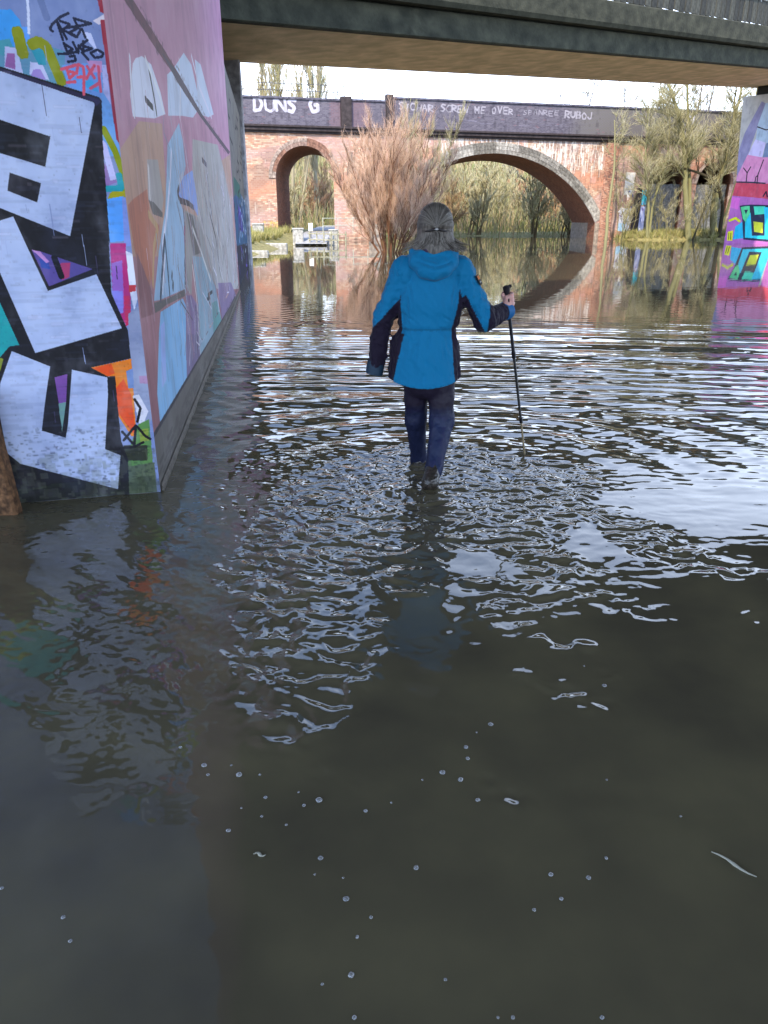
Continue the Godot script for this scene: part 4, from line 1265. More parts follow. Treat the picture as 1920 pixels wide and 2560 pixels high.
	for px in [-0.65, 16.85]:
		var imp := MB.new()
		var e := 0.46
		var ft := [Vector2(px - e, 0.07), Vector2(px + e, 0.07), Vector2(px + e + SK, -7.05), Vector2(px - e + SK, -7.05)]
		for i in 4:
			var a: Vector2 = ft[i]; var b: Vector2 = ft[(i + 1) % 4]
			imp.quad(Vector3(a.x, -0.6, a.y), Vector3(b.x, -0.6, b.y), Vector3(b.x, 1.12, b.y), Vector3(a.x, 1.12, a.y))
		imp.quad(Vector3(ft[0].x, 1.12, ft[0].y), Vector3(ft[1].x, 1.12, ft[1].y), Vector3(ft[2].x, 1.12, ft[2].y), Vector3(ft[3].x, 1.12, ft[3].y))
		obj("stone_footing", imp.mesh(), mat("b4a698", 0.85, grime, 0.5, rough_bump, 0.5), o)
	var bt := MB.new()
	bt.prism(PackedVector2Array([Vector2(19.45, 0.3), Vector2(19.95, 0.3), Vector2(19.95, 3.4), Vector2(19.8, 3.8), Vector2(19.6, 3.2)]), 0.002, 0.3)
	obj("buttress", bt.mesh(), mat("3e383c", 0.9, grime, 0.8), o)
	# the two small arches on the right are boarded up below and dark above
	var boardm := [mat("8a8a88", 0.8, grime, 0.8), mat("7c7c7c", 0.8, grime, 0.8), mat("989896", 0.8, grime, 0.8)]
	for ax in [22.1, 26.3]:
		for i in 10:
			var bd := MB.new()
			bd.box(Vector3(ax - 1.36 + i * 0.302, 1.7, -0.35 + rng.randf_range(-0.01, 0.01)), Vector3(0.29, 4.3 + rng.randf_range(-0.06, 0.06), 0.04), Basis(), 0.006)
			obj("board", bd.mesh(), boardm[rng.randi() % 3], o)
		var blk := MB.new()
		blk.box(Vector3(ax + 1.75, 2.5, -6.2), Vector3(3.0, 6.4, 0.3))  # backing added in a dark colour so the opening looks deep in shade
		obj("added_dark_backing", blk.mesh(), mat("2a2624", 0.95), o)
	# railing along the top at the left end
	var steel := mat("5c5c60", 0.5)
	var post := MB.new()
	post.tube([Vector3(0, 0, 0), Vector3(0, 0.86, 0)], [0.028, 0.024], 6)
	var pmesh := post.mesh()
	for i in 12:
		var ps := obj("rail_post", pmesh, steel, o)
		ps.position = Vector3(-13.4 + i * 1.2, 8.56 if i < 9 else 8.6, -0.25)
	for hh in [0.42, 0.8]:
		var rr := MB.new()
		rr.tube([Vector3(-14.0, 8.56 + hh, -0.25), Vector3(0.3, 8.6 + hh, -0.25)], [0.02, 0.02], 5)
		obj("handrail", rr.mesh(), steel, o)

var bricks: ImageTexture
func brick_tex() -> ImageTexture:
	if bricks:
		return bricks
	var im := Image.create(480, 480, false, Image.FORMAT_RGB8)
	im.fill(Color("a08c7c"))
	var tones := [Color("a87460"), Color("9a6450"), Color("b08068"), Color("8c5c4c"), Color("70544c"), Color("b8907c")]
	for r in 48:
		var q := -(r % 2) * 15
		while q < 480:
			im.fill_rect(Rect2i(q, r * 10, 28, 8), tones[rng.randi() % tones.size()])
			q += 30
	bricks = ImageTexture.create_from_image(im)
	return bricks

# ------------------------------------------------------------------ left bank: path, posts, fence
func bank_details() -> void:
	var stone := mat("cfcfca", 0.8, grime, 0.7, rough_bump, 0.4)
	var p := MB.new()
	var pts := [[-4.2, 0.1, -45.2, 0.9], [-4.2, 0.42, -47.0, 0.9], [-4.4, 0.55, -52.0, 0.95], [-4.6, 0.62, -60.0, 1.1], [-4.6, 0.8, -72.0, 1.2]]
	for i in pts.size() - 1:
		var a: Array = pts[i]; var b: Array = pts[i + 1]
		p.quad(Vector3(a[0] - a[3], a[1], a[2]), Vector3(a[0] + a[3], a[1], a[2]), Vector3(b[0] + b[3], b[1], b[2]), Vector3(b[0] - b[3], b[1], b[2]))
		for s: float in [-1.0, 1.0]:
			p.quad(Vector3(a[0] + s * a[3], a[1] - 0.8, a[2]), Vector3(a[0] + s * a[3], a[1], a[2]), Vector3(b[0] + s * b[3], b[1], b[2]), Vector3(b[0] + s * b[3], b[1] - 0.8, b[2]))
	struct("path", p.mesh(), mat("bcbcba", 0.9, grime, 0.5))
	var posts := [["squat white stone post on the grass, nearest the abutment", -7.3, -46.0, 0.5, 1.12, 0.62], ["white stone post at the left corner of the flooded path before the narrow arch", -5.0, -46.0, 0.25, 0.86, 0.62], ["white stone post right of the path, half hidden by the orange bush", -2.95, -46.0, -0.2, 0.8, 0.5]]
	for e: Array in posts:
		var m := MB.new()
		m.box(Vector3(0, (e[4] - 0.6) / 2 + 0.0, 0), Vector3(e[5], e[4] + 0.6, e[5]), Basis(), 0.04)
		var t := thing("stone_post", e[0], "post", Vector3(e[1], 0, e[2]), 0.1, "white posts along the path")
		obj("shaft", m.mesh(), stone, t)
		var c := MB.new()
		c.box(Vector3(0, e[4] + 0.03, 0), Vector3(e[5] + 0.08, 0.1, e[5] + 0.08), Basis(), 0.03)
		obj("cap", c.mesh(), stone, t)
	var kb := MB.new()
	kb.box(Vector3(-6.2, 0.1, -40.6), Vector3(2.4, 0.34, 0.3), Basis(), 0.03)
	tag(obj("path_kerb", kb.mesh(), stone), "low white kerb wall on the grass between the two left posts and the water", "kerb")
	var edge := MB.new()
	edge.box(Vector3(-6.05, 0.02, -34.6), Vector3(1.9, 0.26, 0.24), Basis(Vector3(0, 1, 0), -0.05), 0.03)
	tag(obj("bank_edging", edge.mesh(), stone), "pale stone edging at the waterline of the left bank", "kerb")
	# fence along the flooded path
	var wood := mat("b8b69c", 0.8, grime, 1.0)
	var f := thing("path_fence", "low pale fence standing in the water below the narrow arch", "fence", Vector3(-4.35, 0, -45.6), -0.08)
	for i in 6:
		var m := MB.new()
		m.box(Vector3(0.05 + i * 0.42, 0.2, 0), Vector3(0.07, 1.15, 0.07), Basis(), 0.01)
		obj("fence_post", m.mesh(), wood, f)
	for h in [0.3, 0.62]:
		var m := MB.new()
		m.box(Vector3(1.1, h, 0.045), Vector3(2.3, 0.06, 0.03), Basis(Vector3(0, 0, 1), -0.02))
		obj("rail", m.mesh(), wood, f)
	var f2 := thing("path_railing", "thin metal railing beside the path beyond the narrow arch", "railing", Vector3(-4.0, 0.5, -52.0), 0.5)
	for i in 7:
		var m := MB.new()
		m.tube([Vector3(i * 1.1, 0, 0), Vector3(i * 1.1, 1.0, 0)], [0.025, 0.025], 5)
		obj("rail_post", m.mesh(), mat("b4b8a8", 0.6), f2)
	for h in [0.5, 0.96]:
		var m := MB.new()
		m.tube([Vector3(0, h, 0), Vector3(6.6, h, 0)], [0.022, 0.022], 5)
		obj("rail", m.mesh(), mat("b4b8a8", 0.6), f2)
	var sg := thing("path_sign", "small white sign on a post beside the path under the narrow arch", "sign", Vector3(-4.33, 0.3, -46.8))
	var sm := MB.new()
	sm.tube([Vector3(0, -0.6, 0), Vector3(0, 0.5, 0)], [0.035, 0.035], 6)
	obj("post", sm.mesh(), mat("70706c", 0.6), sg)
	var sb := MB.new()
	sb.box(Vector3(0, 0.68, 0.02), Vector3(0.26, 0.44, 0.03), Basis(), 0.006)
	obj("board", sb.mesh(), mat("e8e8e6", 0.5), sg)
	# tufts of grass and dead stems along both banks
	var tuft := MB.new()
	for i in 14:
		var a := rng.randf() * TAU
		var b := Vector3(cos(a) * 0.06, 0, sin(a) * 0.06)
		var tip := b * rng.randf_range(1.5, 4.5) + Vector3(0, rng.randf_range(0.2, 0.5), 0)
		tuft.col = lin(["8a8850", "9c9660", "b0a478", "767a40"][i % 4])
		tuft.twig(b, b.lerp(tip, 0.5) + Vector3(0, 0.04, 0), tip, 0.012)
	var mm := MultiMesh.new()
	mm.transform_format = MultiMesh.TRANSFORM_3D
	mm.mesh = tuft.mesh()
	var spots := []
	while spots.size() < 2600:
		var k := spots.size() % 3
		var x := rng.randf_range(-9.5, -4.6) if k == 0 else rng.randf_range(16.0, 34.0) if k == 1 else rng.randf_range(-14.0, 34.0)
		var z := -rng.randf_range(32.0, 54.0) if k == 0 else -rng.randf_range(53.5, 64.0) if k == 1 else -rng.randf_range(74.0, 84.0)
		var h := land(x, z)
		if h < -0.08 or (k == 0 and absf(x + 5.0) < 1.3):
			if rng.randf() < 0.02: spots.append(null)
			continue
		spots.append(Transform3D(Basis(Vector3(0, 1, 0), rng.randf() * TAU).scaled(Vector3.ONE * rng.randf_range(0.5, 1.5)), Vector3(x, h - 0.03, z)))
	spots = spots.filter(func(q): return q != null)
	mm.instance_count = spots.size()
	for i in spots.size():
		mm.set_instance_transform(i, spots[i])
	var gr := MultiMeshInstance3D.new()
	gr.name = "grass"
	gr.multimesh = mm
	gr.material_override = vmat(0.9)
	gr.set_meta("kind", "stuff")
	tag(gr, "dry grass and dead stems along the banks", "grass")
	add_child(gr)

# ------------------------------------------------------------------ leafless trees
func limb(mb: MB, p: Vector3, dir: Vector3, length: float, r0: float, r1: float, segs: int, wander: float, rise: float, sides: int) -> Array:
	var pts := [p]
	var rad := [r0]
	var d := dir
	for i in segs:
		d = (d + Vector3(rng.randf_range(-1, 1), rng.randf_range(-1, 1), rng.randf_range(-1, 1)) * wander + Vector3(0, rise, 0)).normalized()
		p += d * length / segs
		pts.append(p)
		rad.append(lerpf(r0, r1, float(i + 1) / segs))
	mb.tube(pts, rad, sides, false)
	return pts

func sprout(crown: MB, p: Vector3, dir: Vector3, length: float, r: float, cfg: Dictionary) -> void:
	# a spray of whips along one branchlet
	var ax := dir
	for i in int(cfg.whips):
		var t := rng.randf()
		var o := p + ax * length * t
		var d: Vector3 = (ax + Vector3(rng.randf_range(-1, 1), rng.randf_range(-0.8, 1), rng.randf_range(-1, 1)) * cfg.splay + Vector3(0, cfg.lift, 0)).normalized()
		var l: float = length * rng.randf_range(0.5, 1.1) * cfg.whip_len
		var e: Vector3 = o + d * l
		crown.col = cfg.cols[rng.randi() % cfg.cols.size()]
		crown.twig(o, o.lerp(e, 0.5) + Vector3(rng.randf_range(-1, 1), rng.randf_range(-0.5, 0.5), rng.randf_range(-1, 1)) * l * 0.09, e, r)

func tree(called: String, label: String, category: String, at: Vector3, stems: Array, cfg: Dictionary, group := "") -> Node3D:
	var o := thing(called, label, category, at, 0.0, group)
	var crown := MB.new()
	var k := 0
	for s: Dictionary in stems:
		var tm := MB.new()
		tm.col = s.get("col", cfg.bark)
		var main := []
		if s.has("pts"):
			var c := Curve3D.new()
			for q: Vector3 in s.pts:
				c.add_point(q)
			var n: int = s.pts.size()
			for i in n:   # smooth through the given joints
				var tg: Vector3 = (s.pts[mini(i + 1, n - 1)] - s.pts[maxi(i - 1, 0)]) / 6.0
				c.set_point_in(i, -tg); c.set_point_out(i, tg)
			var m := n * 3
			var rad := []
			for i in m + 1:
				main.append(c.sample_baked(c.get_baked_length() * i / m, true) + Vector3(rng.randf_range(-1, 1), 0, rng.randf_range(-1, 1)) * s.r * 0.25)
				rad.append(lerpf(s.r, s.get("r1", s.r * 0.3), float(i) / m) * rng.randf_range(0.92, 1.08))
			tm.tube(main, rad, 7, false)
		else:
			main = limb(tm, Vector3(s.get("x", 0.0), -0.4, s.get("z", 0.0)), s.dir, s.len, s.r, s.r * 0.22, 9, cfg.get("wander", 0.07), cfg.get("rise", 0.02), 7)
		var total := 0.0
		for i in main.size() - 1:
			total += main[i].distance_to(main[i + 1])
		for b in int(s.get("branches", cfg.branches)):
			var t := lerpf(s.get("from", cfg.from), 1.0, (b + rng.randf()) / float(s.get("branches", cfg.branches)))
			var fi := t * (main.size() - 1)
			var i0 := mini(int(fi), main.size() - 2)
			var p: Vector3 = main[i0].lerp(main[i0 + 1], fi - i0)
			var ax: Vector3 = (main[i0 + 1] - main[i0]).normalized()
			var out := ax.cross(Vector3(rng.randf_range(-1, 1), rng.randf_range(-0.3, 0.3), rng.randf_range(-1, 1))).normalized()
			var d: Vector3 = (ax * (1.0 - cfg.angle) + out * cfg.angle + Vector3(0, cfg.lift, 0)).normalized()
			var l: float = minf(total * cfg.reach, cfg.get("longest", 99.0)) * rng.randf_range(0.55, 1.1) * (1.0 - 0.55 * t)
			var br: float = clampf(s.r * 0.34 * (1.05 - 0.6 * t), 0.012, 0.08)
			var bp := limb(tm, p, d, l, br, br * 0.3, 5, 0.13, cfg.lift * 0.12, 4)
			for c in int(cfg.subs):
				var u := rng.randf_range(0.2, 1.0)
				var gi := u * 5
				var j0 := mini(int(gi), 4)
				var sp: Vector3 = bp[j0].lerp(bp[j0 + 1], gi - j0)
				var sx: Vector3 = (bp[j0 + 1] - bp[j0]).normalized()
				var sd: Vector3 = (sx + Vector3(rng.randf_range(-1, 1), rng.randf_range(-0.7, 1), rng.randf_range(-1, 1)) * cfg.splay + Vector3(0, cfg.lift, 0)).normalized()
				var sl: float = l * rng.randf_range(0.3, 0.6)
				var e: Vector3 = sp + sd * sl
				tm.twig(sp, sp.lerp(e, 0.5) + Vector3(rng.randf_range(-1, 1), rng.randf_range(-1, 1), rng.randf_range(-1, 1)) * sl * 0.06, e, br * 0.5)
				sprout(crown, sp, sd, sl, cfg.whip_r, cfg)
		obj("stem" if stems.size() > 2 else "trunk", tm.mesh(), vmat(0.9), o)
		k += 1
	obj("crown", crown.mesh(), vmat(0.9), o)
	return o

func trees() -> void:
	var orange := [lin("dab8a0"), lin("c8a48c"), lin("e8ccb8"), lin("b89880"), lin("d6bea8")]
	var olive := [lin("a8a47c"), lin("c4bc98"), lin("8c8862"), lin("d0c8a8"), lin("9c946c")]
	var tan := [lin("b49878"), lin("a08468"), lin("c4ac8c"), lin("988c60")]
	var grey := [lin("8c8478"), lin("a49c90"), lin("746c60")]
	# the orange bush in front of the viaduct: many stems from one stool
	var stems := []
	for i in 24:
		var a := TAU * i / 24.0 * 3.0 + rng.randf() * 0.3
		var sp := rng.randf_range(0.05, 0.78)
		stems.append({"dir": Vector3(cos(a) * sp, 1.0, sin(a) * sp * 0.8).normalized(), "len": rng.randf_range(4.2, 6.0) * (1.0 - sp * 0.28), "r": rng.randf_range(0.022, 0.042), "x": cos(a) * 0.22, "z": sin(a) * 0.2})
	tree("willow_bush", "big leafless bush of orange-brown whips rising from the water in front of the viaduct", "bush", Vector3(0.25, 0, -36.4), stems,
		{"bark": lin("6c4c3a"), "branches": 17, "from": 0.14, "angle": 0.42, "lift": 0.32, "reach": 0.4, "subs": 5, "splay": 0.62, "whips": 14, "whip_len": 1.0, "whip_r": 0.0044, "cols": orange, "wander": 0.05})
	# the green-grey bush leaning out behind it on the right
	stems = []
	for i in 9:
		stems.append({"dir": Vector3(rng.randf_range(-0.05, 0.55), 1.0, rng.randf_range(-0.3, 0.3)).normalized(), "len": rng.randf_range(4.5, 6.6), "r": rng.randf_range(0.035, 0.055), "x": rng.randf_range(-0.5, 0.5), "z": rng.randf_range(-0.4, 0.4)})
	tree("willow_bush", "olive-twigged leafless bush just right of and behind the orange one", "bush", Vector3(1.4, 0, -40.5), stems,
		{"bark": lin("5c5440"), "branches": 13, "from": 0.25, "angle": 0.45, "lift": 0.3, "reach": 0.36, "subs": 5, "splay": 0.5, "whips": 8, "whip_len": 0.9, "whip_r": 0.0065, "cols": olive})
	# trees on the right bank in front of the viaduct
	var ivy := {"bark": lin("7c7a56"), "branches": 26, "from": 0.22, "angle": 0.6, "lift": 0.16, "reach": 0.36, "subs": 6, "splay": 0.85, "whips": 6, "whip_len": 1.4, "whip_r": 0.0095, "cols": olive, "longest": 2.6}
	tree("bank_tree", "slim pale-barked tree standing straight up beside the wide arch's right pier", "tree", Vector3(16.0, 0.3, -57.0), [
		{"pts": [Vector3(0.05, -0.5, 0), Vector3(0, 2.0, 0), Vector3(0.1, 4.5, 0), Vector3(-0.2, 7.4, 0)], "r": 0.13, "col": lin("8a8664"), "branches": 10, "from": 0.6}], ivy)
	tree("bank_tree", "twin-stemmed tree with a dense tangle of olive twigs above the boarded arch", "tree", Vector3(18.9, 0.3, -57.0), [
		{"pts": [Vector3(0.1, -0.5, 0), Vector3(-0.15, 2.2, 0.1), Vector3(-0.6, 4.4, 0), Vector3(-0.9, 8.2, 0)], "r": 0.12, "from": 0.3, "branches": 46},
		{"pts": [Vector3(0.2, -0.5, 0), Vector3(0.35, 2.4, -0.2), Vector3(0.9, 5.0, -0.2), Vector3(0.5, 8.9, 0)], "r": 0.10, "from": 0.35, "branches": 40}], ivy)
	tree("bank_tree", "tall forked tree with pale ivy-green trunks reaching past the parapet", "tree", Vector3(21.9, 0.3, -57.0), [
		{"pts": [Vector3(0.1, -0.5, 0), Vector3(-0.5, 2.6, 0), Vector3(-1.05, 5.4, 0), Vector3(-1.6, 7.4, 0), Vector3(-3.4, 10.6, 0.2)], "r": 0.21, "r1": 0.09, "from": 0.35, "branches": 40},
		{"pts": [Vector3(0.2, -0.5, 0), Vector3(-0.2, 3.0, -0.3), Vector3(-0.7, 6.0, -0.3), Vector3(-1.7, 11.5, -0.2)], "r": 0.16, "r1": 0.07, "from": 0.4, "branches": 34},
		{"pts": [Vector3(0.35, -0.5, 0.1), Vector3(1.0, 2.2, 0.1), Vector3(1.3, 3.3, 0.2)], "r": 0.07, "from": 0.7, "branches": 4, "col": lin("45402f")}], ivy)
	tree("bank_tree", "dark tree whose crooked limb arches left across the boarded openings", "tree", Vector3(24.3, 0.3, -57.5), [
		{"pts": [Vector3(0.1, -0.5, 0), Vector3(-0.05, 1.6, 0.2), Vector3(-0.7, 3.3, 0.4), Vector3(-1.9, 4.0, 0.5), Vector3(-3.3, 4.4, 0.6), Vector3(-4.6, 4.9, 0.6)], "r": 0.16, "r1": 0.05, "col": lin("3a3426"), "from": 0.4, "branches": 12},
		{"pts": [Vector3(-0.3, -0.5, 0), Vector3(-0.75, 2.4, 0), Vector3(-0.2, 5.6, 0), Vector3(-0.3, 9.6, 0)], "r": 0.17, "from": 0.4, "branches": 36, "col": lin("6c6848")}], ivy)
	tree("bank_tree", "leafless tree with a broken-topped stem nearest the graffiti pier", "tree", Vector3(25.6, 0.3, -61.0), [
		{"pts": [Vector3(0, -0.5, 0), Vector3(-0.3, 3.0, 0), Vector3(0.1, 7.6, 0), Vector3(0.3, 11.5, 0)], "r": 0.19, "from": 0.35, "branches": 34},
		{"pts": [Vector3(0.2, -0.5, 0), Vector3(0.9, 3.4, 0), Vector3(1.5, 7.0, 0), Vector3(1.3, 10.5, 0)], "r": 0.13, "from": 0.35, "branches": 30}], ivy)
	# thin saplings and brambles at their feet
	var sap := {"bark": lin("77714c"), "branches": 9, "from": 0.3, "angle": 0.5, "lift": 0.25, "reach": 0.34, "subs": 4, "splay": 0.7, "whips": 6, "whip_len": 1.1, "whip_r": 0.0065, "cols": olive}
	var where := [[17.4, -57.6], [19.9, -58.2], [20.7, -56.6], [22.9, -57.2], [23.5, -58.8], [18.2, -58.9]]
	for i in where.size():
		var ss := []
		for j in 4:
			ss.append({"dir": Vector3(rng.randf_range(-0.4, 0.4), 1, rng.randf_range(-0.3, 0.3)).normalized(), "len": rng.randf_range(2.0, 4.6), "r": 0.03, "x": rng.randf_range(-0.4, 0.4)})
		tree("sapling_clump", "clump of thin olive saplings growing between the trees on the right bank", "sapling", Vector3(where[i][0], 0.2, where[i][1]), ss, sap, "saplings between the trees on the right bank")
	# tall poplars beyond the viaduct, above its left end
	var pop := {"bark": lin("a09880"), "branches": 34, "from": 0.25, "angle": 0.34, "lift": 0.5, "reach": 0.3, "subs": 4, "splay": 0.35, "whips": 9, "whip_len": 1.1, "whip_r": 0.02, "cols": [lin("a8a080"), lin("bcb4a0"), lin("948c74"), lin("b0aa6c")], "longest": 4.5}
	var pops := [[-12.6, -74.0, 17.0, "tall bare poplar beyond the viaduct, nearest the abutment"], [-10.7, -76.0, 18.0, "tall bare poplar second from the abutment beyond the viaduct"], [-8.6, -75.0, 16.5, "tall bare poplar third from the abutment, above the handrail"], [-6.6, -78.0, 16.0, "bare poplar at the right end of the row, next to the open sky"]]
	for e: Array in pops:
		tree("poplar", e[3], "tree", Vector3(e[0], 0.5, e[1]), [
			{"dir": Vector3(rng.randf_range(-0.06, 0.06), 1, 0).normalized(), "len": e[2], "r": 0.2}, {"dir": Vector3(rng.randf_range(-0.16, 0.16), 1, 0.05).normalized(), "len": e[2] * 0.9, "r": 0.14, "x": 0.5}], pop, "poplars beyond the viaduct")
	tree("distant_tree", "small dark-twigged tree showing against the sky between the poplars and the bridge", "tree", Vector3(-4.6, 0.6, -84.0), [
		{"dir": Vector3(0, 1, 0), "len": 13.8, "r": 0.18}], {"bark": lin("6c7480"), "branches": 26, "from": 0.4, "angle": 0.5, "lift": 0.3, "reach": 0.2, "subs": 5, "splay": 0.5, "whips": 5, "whip_len": 0.9, "whip_r": 0.014, "cols": grey, "longest": 2.0})
	var farcfg := {"bark": lin("5c5850"), "branches": 24, "from": 0.4, "angle": 0.6, "lift": 0.2, "reach": 0.25, "subs": 5, "splay": 0.6, "whips": 6, "whip_len": 0.9, "whip_r": 0.015, "cols": grey, "longest": 3.0}
	var fars := [[15.0, -90.0, 11.6, "low round tree just clearing the parapet left of the wooded end"], [21.0, -88.0, 15.0, "bare tree beyond the viaduct, left of the forked trunk"], [25.5, -84.0, 16.0, "bare tree beyond the viaduct, behind the forked trunk"], [30.0, -82.0, 16.5, "bare tree beyond the viaduct, above the boarded openings"], [33.5, -86.0, 16.0, "bare tree beyond the viaduct, nearest the graffiti pier"]]
	for e: Array in fars:
		tree("distant_tree", e[3], "tree", Vector3(e[0], 0.8, e[1]), [{"dir": Vector3(0.03, 1, 0).normalized(), "len": e[2], "r": 0.2}, {"dir": Vector3(-0.15, 1, 0).normalized(), "len": e[2] * 0.85, "r": 0.14}], farcfg, "bare trees beyond the viaduct on the right")
	# scrub seen through the arches
	var scrub_cols := [tan, olive, [lin("c4a484"), lin("b89070"), lin("a88468")], [lin("aaa67c"), lin("94946a"), lin("c0b898")]]
	var protos := []
	for v in 4:
		var ss := []
		for j in 7:
			ss.append({"dir": Vector3(rng.randf_range(-0.5, 0.5), 1, rng.randf_range(-0.4, 0.4)).normalized(), "len": rng.randf_range(3.5, 6.2), "r": rng.randf_range(0.05, 0.09), "x": rng.randf_range(-0.8, 0.8)})
		protos.append(tree("scrub_tree", ["tan leafless scrub tree seen through the arches", "olive leafless scrub tree seen through the arches", "orange-brown leafless scrub tree seen through the arches", "grey-green leafless scrub tree seen through the arches"][v], "tree", Vector3.ZERO, ss,
			{"bark": lin("665a44"), "branches": 9, "from": 0.15, "angle": 0.5, "lift": 0.2, "reach": 0.42, "subs": 5, "splay": 0.6, "whips": 9, "whip_len": 0.9, "whip_r": 0.017, "cols": scrub_cols[v]}, ["tan", "olive", "orange-brown", "grey-green"][v] + " scrub seen through the arches"))
	var n := 0
	for row in 3:
		for i in 13:
			var x := -16.0 + i * 3.6 + rng.randf_range(-1.0, 1.0) + row * 1.2
			var z := -(71.0 + row * 7.0 + rng.randf_range(-1.5, 1.5))
			if x > -6.4 and x < -3.6 and row == 0 or x > 27.0:
				continue
			var v: int = [0, 3, 1, 2][(i + row) % 4] if x < 2.0 else [0, 1, 3, 1, 2, 3][(i + row) % 6]
			var t: Node3D = protos[v] if n < 4 and v == n else dup(protos[v])
			if t == protos[v]: n += 1
			t.position = Vector3(x, land(x, z), z)
			t.rotation.y = rng.randf() * TAU
			t.scale = Vector3.ONE * rng.randf_range(0.75, 1.25) * (1.0 + row * 0.12)
	for v in range(n, 4):
		protos[v].position = Vector3(9.0 + v * 3.0, 0.3, -80.0)
	# low brush along the far shore
	var brush := MB.new()
	for i in 12000:
		var x := rng.randf_range(-16.0, 30.0); var z := -rng.randf_range(67.0, 135.0)
		var h := land(x, z)
		if h < 0.0: continue
		brush.col = [lin("a89474"), lin("8c9460"), lin("98946c"), lin("7a804c"), lin("b8a884")][rng.randi() % 5]
		var e := Vector3(x + rng.randf_range(-0.7, 0.7), h + rng.randf_range(0.5, 2.6) * (1.0 + (-z - 67.0) * 0.015), z + rng.randf_range(-0.5, 0.5))
		brush.twig(Vector3(x, h - 0.1, z), Vector3(x, h, z).lerp(e, 0.5) + Vector3(rng.randf_range(-0.2, 0.2), 0, 0), e, 0.03 + (-z - 67.0) * 0.0005)
	var bo := obj("undergrowth", brush.mesh(), vmat(0.95))
	bo.set_meta("kind", "stuff")
	tag(bo, "dry brown undergrowth on the far shore beyond the arches", "undergrowth")

# ------------------------------------------------------------------ the wading person, seen from behind
func cloth_noise(sd: int, f: float) -> FastNoiseLite:
	var n := FastNoiseLite.new()
	n.seed = sd; n.frequency = f; n.fractal_octaves = 3
	return n

